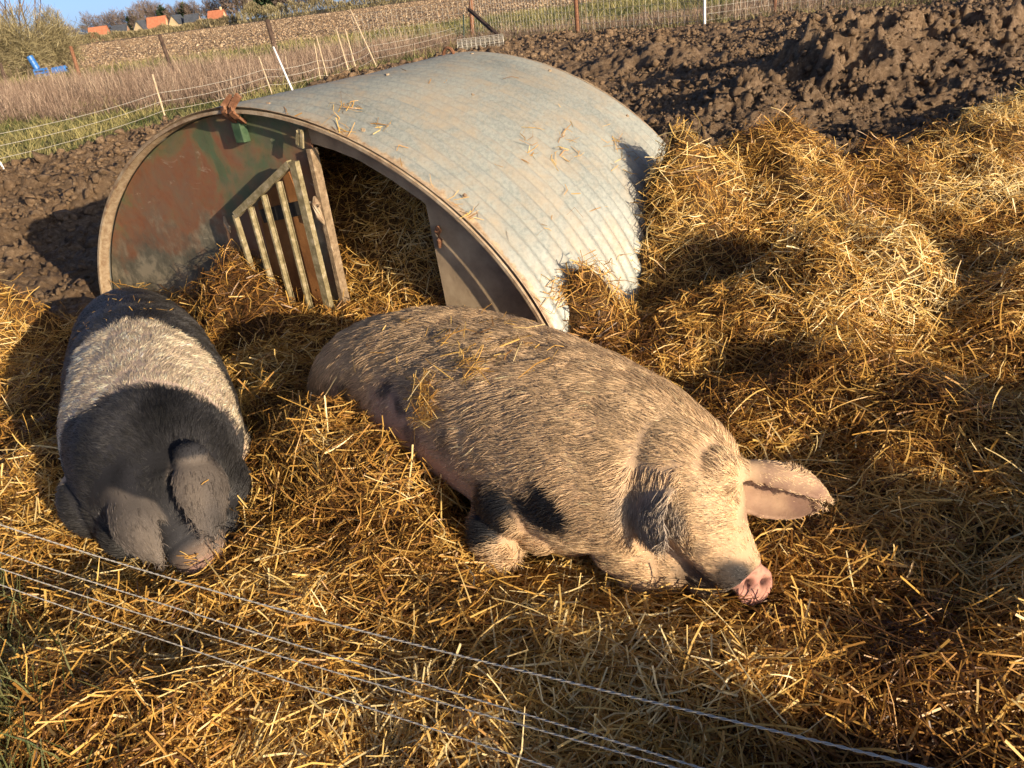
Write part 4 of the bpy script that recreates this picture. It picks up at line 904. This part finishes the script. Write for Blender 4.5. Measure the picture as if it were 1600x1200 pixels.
mesh_np('trunk', np.array(vs), np.array(fs), 4, M_TWIGB, e, attrs={'tone': rng.random(len(vs))})
tag(e, 'leafless tree with fanned grey twigs rising out of the olive brown bush', 'tree')
# blue drums
M_BLUE = noisy('blue_plastic', [(.4, (.03, .14, .45)), (.7, (.05, .22, .55))], 3, .4, .5, 0)
def drum(base, ax_, L, R_, label, half=False):
    e = empty('plastic_drum', tuple(base)); ax_ = np.asarray(ax_, float) / np.linalg.norm(ax_); bm = bmesh.new()
    rs = [(0, .9), (.02, 1), (.30, 1), (.32, 1.06), (.35, 1), (.62, 1), (.64, 1.06), (.67, 1), (.96, 1), (.98, .93), (1, .85)]
    add_tube(bm, [base + ax_ * L * s for s, _ in rs], [R_ * r for _, r in rs], 18, hint=(0, .2, 1)); o = bm_obj('barrel_body', bm, M_BLUE, e, False)
    s, u = frame_of(ax_, (0, .2, 1)); bm = bmesh.new(); add_tube(bm, [base + ax_ * L + s * R_ * .5, base + ax_ * (L + .04) + s * R_ * .5], .05, 10); bm_obj('bung', bm, M_DARK, e); bm = bmesh.new(); add_tube(bm, [base + ax_ * L - s * R_ * .5, base + ax_ * (L + .04) - s * R_ * .5], .05, 10); bm_obj('bung', bm, M_DARK, e)
    tag(e, label, 'drum')
p = FAR(46, 49.5); drum(p + [0, 0, .45], (-.25, 0, 1), .75, .18, 'blue plastic drum propped upright against the bush')
p = FAR(68, 49.5); drum(p + [0, 0, .24], (1, .1, .04), .8, .20, 'blue plastic drum lying on its side in the weeds')
e = empty('plastic_crate', tuple(FAR(47, 49))); p = FAR(47, 49); bm = bmesh.new()
for a, b_ in (((-.28, 0), (.28, 0)), ((-.28, .45), (.28, .45))):
    for zz in (.06, .24, .42): add_beam(bm, p + [a[0], a[1], zz], p + [b_[0], b_[1], zz], .10, .03, (0, 0, 1))
for xx in (-.28, .28):
    for zz in (.06, .24, .42): add_beam(bm, p + [xx, 0, zz], p + [xx, .45, zz], .10, .03, (0, 0, 1))
    for yy in (0, .45): add_beam(bm, p + [xx, yy, 0], p + [xx, yy, .48], .05, .05, (1, 0, 0))
o = bm_obj('crate_side', bm, M_BLUE, e); bm = bmesh.new(); add_beam(bm, p + [-.27, .22, .02], p + [.27, .22, .02], .44, .02, (0, 1, 0)); bm_obj('crate_base', bm, M_BLUE, e)
tag(e, 'small blue slatted crate under the upright drum by the bush', 'crate')

# houses at the far side of the field
M_RED = noisy('orange_tiles', [(.3, (.40, .14, .075)), (.6, (.50, .20, .11))], .8, .8, .2, 0); M_SLATE = noisy('slate', [(.3, (.05, .06, .075)), (.6, (.09, .10, .12))], .8, .6, .3, 0)
M_CREAM = noisy('cream_render', [(.3, (.52, .40, .24)), (.6, (.60, .48, .30))], .5, .9, .1, 0); M_BRICK = noisy('pale_brick', [(.3, (.34, .22, .15)), (.6, (.42, .28, .19))], .8, .9, .1, 0)
M_GLASS, _n, _b = newmat('dark_glass', .2, .5); _b.inputs['Base Color'].default_value = (.03, .035, .045, 1)
def house(px, D, wd, dp, wall, ridge, yaw, rm, wm, label, sky=2, chim=False, gable=False):
    c = FAR(px, D); wd, dp, wall, ridge = wd * .88, dp * .88, wall * .85, ridge * .85; e = empty('house', tuple(c)); cs_, sn = math.cos(yaw), math.sin(yaw)
    def T(a, b_, z): return (c[0] + a * cs_ - b_ * sn, c[1] + a * sn + b_ * cs_, z)
    bm = bmesh.new(); v = [bm.verts.new(T(a, b_, z)) for z in (-.3, wall) for a, b_ in ((-wd / 2, -dp / 2), (wd / 2, -dp / 2), (wd / 2, dp / 2), (-wd / 2, dp / 2))]
    r = [bm.verts.new(T(-wd / 2, 0, ridge - .15)), bm.verts.new(T(wd / 2, 0, ridge - .15))]
    for f in ((0, 1, 5, 4), (2, 3, 7, 6)): bm.faces.new([v[i] for i in f])
    bm.faces.new((v[1], v[2], v[6], r[1], v[5])); bm.faces.new((v[3], v[0], v[4], r[0], v[7])); bmesh.ops.recalc_face_normals(bm, faces=bm.faces); bm_obj('wall', bm, wm, e)
    bm = bmesh.new(); ov = .4; sl_ = (ridge - wall) / (dp / 2)
    for s in (-1, 1):
        q = [bm.verts.new(T(a, b_, z)) for a, b_, z in ((-wd / 2 - ov, 0, ridge), (wd / 2 + ov, 0, ridge), (wd / 2 + ov, s * (dp / 2 + ov), wall - ov * sl_), (-wd / 2 - ov, s * (dp / 2 + ov), wall - ov * sl_))]
        bm.faces.new(q if s < 0 else q[::-1])
    ro = bm_obj('roof', bm, rm, e); md = ro.modifiers.new('t', 'SOLIDIFY'); md.thickness = .2
    for k in range(sky):
        a = (k - (sky - 1) / 2) * wd * .42; bm = bmesh.new(); zc = wall + (ridge - wall) * .5; bb = -dp / 4
        q = [bm.verts.new(T(a + i * .7, bb + j * .55 - .10, zc + j * .55 * sl_ + .16)) for i, j in ((-1, -1), (1, -1), (1, 1), (-1, 1))]; f = bm.faces.new(q)
        x_ = bmesh.ops.extrude_face_region(bm, geom=[f]); bmesh.ops.translate(bm, vec=(0, 0, -.35), verts=[t for t in x_['geom'] if isinstance(t, bmesh.types.BMVert)]); bm_obj('skylight', bm, M_GLASS, e)
    for k in range(3):
        a = (k - 1) * wd * .3; bm = bmesh.new(); add_beam(bm, T(a, -dp / 2 - .03, 1.0), T(a, -dp / 2 - .03, min(2.2, wall - .2)), 1.1, .08, (cs_, sn, 0)); bm_obj('window' if k != 1 else 'door', bm, M_GLASS, e)
    if chim: bm = bmesh.new(); add_beam(bm, T(wd * .38, 0, ridge - 1), T(wd * .38, 0, ridge + 1.3), .9, .9, (cs_, sn, 0)); bm_obj('chimney', bm, M_CREAM, e)
    tag(e, label, 'house', 'houses beyond the ploughed field')
HD = 470.
house(158, HD, 10.5, 8, 3.0, 8.6, .05, M_RED, M_BRICK, 'orange roofed house with two skylights, leftmost of the far houses')
house(192, HD + 5, 8.5, 7, 4.2, 8.0, .0, M_SLATE, M_BRICK, 'dark slate roofed house right of the leftmost orange roof', 1)
house(226, HD + 4, 9, 7, 4.2, 9.0, 1.25, M_SLATE, M_CREAM, 'cream gabled house just left of the wide orange roof', 0)
house(250, HD + 6, 11, 8, 4.2, 10.0, .0, M_RED, M_CREAM, 'wide orange roofed house with two skylights between the two cream gables')
house(280, HD + 10, 9, 7, 4.6, 9.6, 1.3, M_SLATE, M_CREAM, 'cream gabled house just right of the wide orange roof', 0)
house(304, HD + 8, 8.5, 7, 4.6, 8.8, .0, M_SLATE, M_BRICK, 'long low slate roofed house left of the chimneyed orange house', 1)
house(342, HD - 30, 8.6, 7, 4.4, 8.6, -.1, M_RED, M_CREAM, 'orange roofed cream house with a chimney, rightmost of the far houses', 1, True)
house(128, HD + 10, 8, 7, 3.0, 6.2, .0, M_SLATE, M_BRICK, 'low dark roofed shed beside the leftmost orange roof', 0)
# hedges along the top of the field
def hedge(px0, px1, D, h, label, tone=.45, mat=None, k=1500):
    a, b_ = FAR(px0, D), FAR(px1, D); e = empty('hedge', tuple((a + b_) / 2)); P, F_, T_ = [], [], []
    L_ = np.linalg.norm(b_ - a); c = (a + b_) / 2
    n_ = int(2.2 * k * L_ / 30); t = rng.random(n_); hh = h * (1 + .35 * fbm(t * L_ * .15, t * 0 + px0, 3, 9) * 2); q = a + (b_ - a) * t[:, None]
    q = q + np.stack([rng.normal(0, .3, n_), rng.normal(0, 1.0, n_), rng.random(n_) ** .7 * hh], -1)
    v, f, tt = strands(q, np.tile([0, 0, 1.], (n_, 1)), rng.uniform(.6, 1.6, n_), rng.uniform(.08, .24, n_), rng.normal(1.1, .4, n_), rng.uniform(0, 6.28, n_), np.clip(rng.normal(tone, .2, n_), 0, 1))
    mesh_np('foliage', v, f, 4, mat or M_TWIG, e, attrs={'tone': tt})
    tag(e, label, 'hedge')
hedge(60, 172, 425, 3.6, 'brown green hedge in front of the leftmost orange roofed house')
hedge(172, 330, 428, 3.4, 'long tan hedge along the field edge below the far houses', .5)
hedge(330, 372, 418, 4.6, 'dark scrubby hedge in front of the chimneyed house', .3)
hedge(372, 418, 405, 6.0, 'rounded brown hedge under the tall bare trees', .55)
hedge(418, 452, 395, 6.2, 'pale tan hedge block left of the long green hedge', .68)
hedge(452, 515, 390, 5.0, 'long flat topped green brown hedge at the top of the picture', .45)
hedge(515, 760, 380, 5.4, 'brown hedge running out of the top of the picture', .5)
# far trees
fars = [(-40, 9, 'bare'), (-5, 10, 'bare'), (60, 9, 'bare'), (84, 8.5, 'bare'), (100, 8.5, 'bare'), (116, 9, 'bare'), (132, 8, 'bare'), (147, 13, 'bare'), (163, 11, 'bare'), (176, 12, 'bare'), (190, 12.5, 'bare'), (206, 12, 'bare'), (213, 10, 'ever'), (222, 13, 'bare'), (236, 16, 'bare'), (250, 15, 'bare'),
        (263, 12, 'ever'), (276, 12.5, 'bare'), (292, 13, 'bare'), (296, 11.5, 'ever'), (306, 13, 'bare'), (322, 13, 'bare'), (336, 12.5, 'bare'), (350, 12, 'bare'), (364, 18, 'bare'), (372, 21, 'bare'), (382, 22, 'bare'), (392, 22, 'bare'), (402, 20, 'ever'), (412, 19, 'ever'), (424, 18, 'ever'), (436, 18, 'ever'), (446, 16, 'bare'), (460, 15, 'bare'), (476, 15, 'bare'), (492, 15, 'bare'), (512, 15, 'bare'), (540, 16, 'bare'), (580, 16, 'bare')]
nf = {263: 'small dark conifer standing alone right of the wide orange roof', 213: 'dark evergreen tree between the slate roof and the cream gable', 296: 'small dark evergreen above the long low slate roof', 402: 'blue green conifer next to the tall bare trees', 412: 'dark conifer second from the tall bare trees', 424: 'green conifer third from the tall bare trees', 436: 'broad green conifer, rightmost of its row', 382: 'tall bare tree left of the conifers', 392: 'tall bare tree touching the conifers', 372: 'tall bare tree right of the chimneyed house'}
for i, (px, h, kd) in enumerate(fars):
    D = HD + 35 + (i * 37 % 40); ev = kd == 'ever'
    cr = h * (.30 if ev else .42)
    lb = nf.get(px, 'leafless brown tree in the far row above the houses and hedges')
    tree('conifer' if ev else 'bare_tree', FAR(px, D), h * (1.25), cr, lb, 'tree', 'trees on the horizon', M_EVER if ev else M_TWIGB, 900 if ev else 1500, kd, .4 if ev else .5, .12 if ev else .2, 3)

# ------------------------------------------------------------------ fences
M_WIRE, _n, _b = newmat('galvanised_wire', .5, .5); _b.inputs['Base Color'].default_value = (.55, .52, .45, 1); _b.inputs['Metallic'].default_value = .1
M_STAKE = noisy('pale_stake', [(.3, (.42, .32, .20)), (.7, (.62, .50, .34))], 9, .7, .3, .2, .003); M_WHITE, _n, _b = newmat('white_plastic', .4, .5); _b.inputs['Base Color'].default_value = (.80, .80, .78, 1)
M_OLDWOOD = noisy('old_wood', [(.3, (.045, .03, .025)), (.6, (.11, .075, .055))], 6, .9, .2, .5, .01); M_DKGREEN, _n, _b = newmat('dark_green_post', .5, .4); _b.inputs['Base Color'].default_value = (.03, .05, .04, 1)
ef = empty('electric_fence', tuple(W(262, 196))); tag(ef, 'low electric fence of thin pale stakes and strands in front of the brown weeds', 'fence')
def upto(px, py, base):
    "point over the base where the ray passes closest: stake tops"
    v = ray(px, py); t = base[1] / v[1]; return CP + v * t
stakes = [((12, 277), (0, 253), 'w', .013), ((262, 196), (238, 116), 's', .014), ((363, 150), (360, 118), 's', .009), ((427, 152), (404, 88), 's', .012), ((460, 148), (427, 73), 'w', .019), ((453, 130), (446, 88), 's', .010), ((503, 137), (491, 68), 's', .011), ((515, 134), (494, 56), 's', .014), ((549, 126), (526, 48), 's', .015), ((559, 118), (539, 45), 's', .015), ((590, 108), (547, 14), 's', .015), ((725, 69), (724, 22), 'g', .022)]
pb = []
for (bx, by), (tx, ty), kd, r in stakes:
    y_on = None; B_ = W(bx, by, .03); T_ = upto(tx, ty, B_); pb.append((B_, T_)); tube('fence_post', [B_ - (T_ - B_) * .1, B_, T_], [r * 1.25, r * 1.25, r * 1.1], {'s': M_STAKE, 'w': M_WHITE, 'g': M_DKGREEN}[kd], ef, 8)
line = [pb[0], pb[1], pb[3], pb[6], pb[8], pb[10], pb[11]]
ext0 = (W(-500, 420, 0.03), W(-500, 420, .6))
for hz in (.57, .42, .26):
    pts = [ext0[0] + [0, 0, hz]]
    for B_, T_ in line: pts.append(B_ + (T_ - B_) / max(.3, (T_[2] - B_[2])) * hz if T_[2] - B_[2] > hz else B_ + [0, 0, hz])
    q = []
    for a, b_ in zip(pts, pts[1:]):
        for s in np.linspace(0, 1, 6)[:-1]: q.append(a + (b_ - a) * s - np.array([0, 0, .05 * 4 * s * (1 - s)]))
    q.append(pts[-1]); tube('fence_wire', q, .0038, M_WIRE, ef, 5)

mf = empty('mesh_fence', tuple(W(903, 55))); tag(mf, 'square wire mesh fence with rusty steel posts along the back of the pen', 'fence')
def post(px, py, tx, ty, hgt, r, mat, parent, name='fence_post'):
    B_ = W(px, py, .02); T_ = upto(tx, ty, B_); d = (T_ - B_) / (T_[2] - B_[2]); o = tube(name, [B_ - d * .2, B_, B_ + d * hgt], [r, r, r], mat, parent, 12)
    return o, B_
fp = {}
fp[0] = post(738, 58, 736, 0, 1.6, .085, M_RUST, mf)[1]; fp[1] = post(903, 55, 900, 0, 1.6, .07, M_RUST, mf)[1]; fp[2] = post(1101, 42, 1101, 0, 1.5, .035, M_WHITE, mf)[1]; fp[3] = post(1211, 26, 1211, -10, 1.5, .05, M_RUST, mf)[1]
fe = [W(1700, -22, .02), W(2000, -70, .02)]
B_ = fp[0]; C_ = W(790, 66, .05); bm = bmesh.new(); add_beam(bm, B_ + [0, 0, .95], C_, .10, .10, (0, 0, 1)); bm_obj('brace', bm, M_OLDWOOD, mf)
fl_ = [W(560, 78, .02), fp[0], fp[1], fp[2], fp[3]] + fe; vs, fs = [], []
def wire(a, b_, r):
    prism(vs, fs, np.asarray(a), np.asarray(b_), r, r)
for a, b_ in zip(fl_, fl_[1:]):
    d = b_ - a; n_ = max(1, int(np.linalg.norm(d) / .20))
    for i in range(n_ + 1):
        p = a + d * i / n_; wire(p, p + [0, 0, 1.25], .0048)
    for hh in (.02, .15, .30, .46, .64, .84, 1.05, 1.25): wire(a + [0, 0, hh], b_ + [0, 0, hh], .0048)
mesh_np('wire_mesh', np.array(vs), np.array(fs), 4, M_WIRE, mf)
# roll of spare mesh
ra, rb = W(716, 74, .22), W(787, 65, .22); rl = empty('wire_mesh_roll', tuple((ra + rb) / 2 - [0, 0, .2])); s, u = frame_of(rb - ra); vs, fs = [], []
for k in range(11):
    c = ra + (rb - ra) * k / 10
    for R_ in (.20, .15, .10):
        for q in range(14): a1_, a2_ = q * .4488, (q + 1) * .4488; wire(c + R_ * (math.cos(a1_) * s + math.sin(a1_) * u), c + R_ * (math.cos(a2_) * s + math.sin(a2_) * u), .006)
for R_ in (.20, .15, .10):
    for q in range(14): a1_ = q * .4488; wire(ra + R_ * (math.cos(a1_) * s + math.sin(a1_) * u), rb + R_ * (math.cos(a1_) * s + math.sin(a1_) * u), .006)
mesh_np('wire_coil', np.array(vs), np.array(fs), 4, M_WIRE, rl); tag(rl, 'rolled up wire mesh lying at the foot of the braced rusty post', 'wire roll')
# single posts of the field boundary
for (bx, by), (tx, ty), r, mt, lb in (((127, 127), (110, 72), .085, M_RUST, 'leaning pinkish rusty post between the blue drums and the dark leaning post'), ((272, 119), (249, 54), .075, M_OLDWOOD, 'thin dark post leaning left in front of the ploughed field'), ((434, 90), (417, 30), .11, M_OLDWOOD, 'thick brown wooden post behind the white electric fence stake'), ((12, 138), (0, 98), .08, M_OLDWOOD, 'dark post leaning at the left edge below the tangled bush')):
    B_ = W(bx, by, .02); T_ = upto(tx, ty, B_); o = tube('fence_post', [B_ - (T_ - B_) * .1, B_, T_], [r, r, r * .85], mt, None, 10); tag(o, lb, 'post', 'posts of the field boundary')

# foreground fence: four twisted strands close to the camera
gf = empty('wire_fence', (0, .7, 0)); tag(gf, 'four twisted steel strands of a wire fence crossing the straw in the foreground', 'fence')
def depth_pt(x, y, sd): v = ray(x, y); return CP + v / np.linalg.norm(v) * sd
def sdep(x): return .68 / np.interp(x, [-400, 0, 176, 600, 1000, 1400, 2200], [1 / 2.6, 1 / 2.0, 1 / 1.80, 1 / 1.38, 1 / 1.12, 1 / .94, 1 / .72])
for pts, rs in (([(-420, 655), (34, 837), (105, 860), (176, 879), (337, 924), (412, 942), (500, 966), (600, 991), (681, 1009), (837, 1053), (1000, 1094), (1088, 1114), (1228, 1149), (1407, 1193), (2000, 1352)], .0010),
                ([(-420, 720), (26, 873), (176, 920), (262, 944), (412, 991), (500, 1020), (603, 1051), (781, 1105), (1000, 1169), (1092, 1200), (1700, 1400)], .00088),
                ([(-420, 735), (19, 896), (135, 931), (225, 961), (375, 1004), (487, 1040), (600, 1077), (1000, 1183), (1057, 1200), (1700, 1390)], .00082),
                ([(-420, 760), (15, 918), (214, 987), (300, 1016), (469, 1070), (600, 1115), (700, 1147), (859, 1198), (1500, 1420)], .00082)):
    A_p = np.array(pts, float); xs = np.linspace(A_p[0, 0], A_p[-1, 0], 60); c = np.polyfit(A_p[:, 0], A_p[:, 1], 3); ys = np.polyval(c, xs)
    Q = np.array([depth_pt(a, b_, sdep(a)) for a, b_ in zip(xs, ys)]); Ls = np.r_[0, np.cumsum(np.linalg.norm(np.diff(Q, axis=0), axis=1))]; n_ = int(Ls[-1] / .003); sL = np.linspace(0, Ls[-1], n_)
    Q = np.stack([np.interp(sL, Ls, Q[:, k]) for k in range(3)], -1); s, u = frame_of(Q[-1] - Q[0]); bm = bmesh.new()
    for ph in (0, math.pi):
        off = np.cos(sL * 2 * np.pi / .023 + ph)[:, None] * s + np.sin(sL * 2 * np.pi / .023 + ph)[:, None] * u; R1 = Q + off * rs * .62
        k6 = np.arange(5) * 2 * np.pi / 5; ring = R1[:, None] + rs * .62 * (np.cos(k6)[None, :, None] * s + np.sin(k6)[None, :, None] * u)
        if ph == 0: RV, RF = ring.reshape(-1, 3), []
        else: RV = np.vstack([RV, ring.reshape(-1, 3)])
        i_, j_ = np.meshgrid(np.arange(n_ - 1), np.arange(5), indexing='ij'); o0 = 0 if ph == 0 else n_ * 5
        RF.append(np.stack([o0 + i_ * 5 + j_, o0 + i_ * 5 + (j_ + 1) % 5, o0 + (i_ + 1) * 5 + (j_ + 1) % 5, o0 + (i_ + 1) * 5 + j_], -1).reshape(-1, 4))
    bm.free(); mesh_np('fence_wire', RV, np.concatenate(RF), 4, M_WIRE, gf, True)

# ------------------------------------------------------------------ wisps of straw lying on the roof and on the pig
def wisps(name, bv, spots_, label, Lr=(.04, .12), wr=(.002, .0045), tm=.55, lift=.012):
    P, N2, T_ = [], [], []
    for (x_, y_, rx, ry, n_) in spots_:
        for _ in range(n_):
            v = ray(x_ + rng.normal(0, rx), y_ + rng.normal(0, ry)); h = bv.ray_cast(Vector(CP), Vector(v))
            if h[0] is None: continue
            nn_ = np.array(h[1]); nn_ = nn_ if nn_ @ (CP - np.array(h[0])) > 0 else -nn_; P.append(np.array(h[0]) + nn_ * (.004 + abs(rng.normal(0, lift)))); N2.append(nn_)
    P, N2 = np.array(P), np.array(N2); k = len(P)
    v, f, t = strands(P, N2, rng.uniform(*Lr, k), rng.uniform(*wr, k), rng.normal(0, .22, k), rng.uniform(0, 6.28, k), np.clip(rng.normal(tm, .16, k), 0, 1), .2)
    o = mesh_np(name, v, f, 4, M_STRAW, attrs={'tone': t}); tag(o, label, kind='stuff')
def bvh_many(obs):
    vs, fs = [], []
    for o in obs:
        off = len(vs); vs += [o.matrix_world @ v.co for v in o.data.vertices]; fs += [[off + i for i in p.vertices] for p in o.data.polygons]
    return BVHTree.FromPolygons(vs, fs)
bpy.context.view_layer.update()
wisps('straw_wisps', bvh_many([s1, s2]), [(540, 168, 14, 3, 14), (545, 174, 9, 4, 8), (530, 205, 12, 5, 16), (595, 199, 9, 4, 9), (445, 175, 8, 3, 5), (825, 215, 8, 10, 10), (830, 245, 7, 6, 6), (880, 240, 10, 9, 12), (890, 215, 5, 8, 6), (975, 245, 12, 14, 14), (850, 360, 3, 4, 3), (960, 220, 12, 8, 6), (735, 345, 10, 12, 16), (700, 318, 12, 8, 8), (620, 270, 20, 14, 12), (870, 460, 12, 10, 40), (905, 450, 12, 10, 40), (660, 120, 60, 10, 6), (900, 300, 60, 60, 14)], 'scraps of straw scattered on the corrugated roof', tm=.5, lift=.004)
bv1 = bvh_of(pig1); wisps('straw_wisps', bv1, [(665, 615, 10, 14, 70), (672, 645, 10, 12, 50), (700, 520, 25, 14, 14), (780, 515, 30, 16, 26), (750, 560, 20, 18, 26), (735, 575, 14, 12, 30), (820, 545, 30, 16, 16), (640, 505, 20, 12, 12), (760, 480, 30, 5, 14), (620, 540, 26, 20, 12), (890, 540, 60, 30, 12), (700, 470, 30, 4, 10)], 'loose straw lying over the back of the big spotted pig', (.03, .14), (.0018, .0038), .58, .010)
bv2 = bvh_of(pig2); wisps('straw_wisps', bv2, [(200, 475, 40, 12, 22), (140, 505, 14, 10, 10), (110, 530, 8, 10, 5), (300, 480, 20, 15, 8), (345, 520, 8, 20, 6), (318, 752, 2, 4, 1), (300, 870, 10, 6, 8)], 'few straw scraps stuck to the black pig', (.015, .05), (.0015, .003), .6, .004)
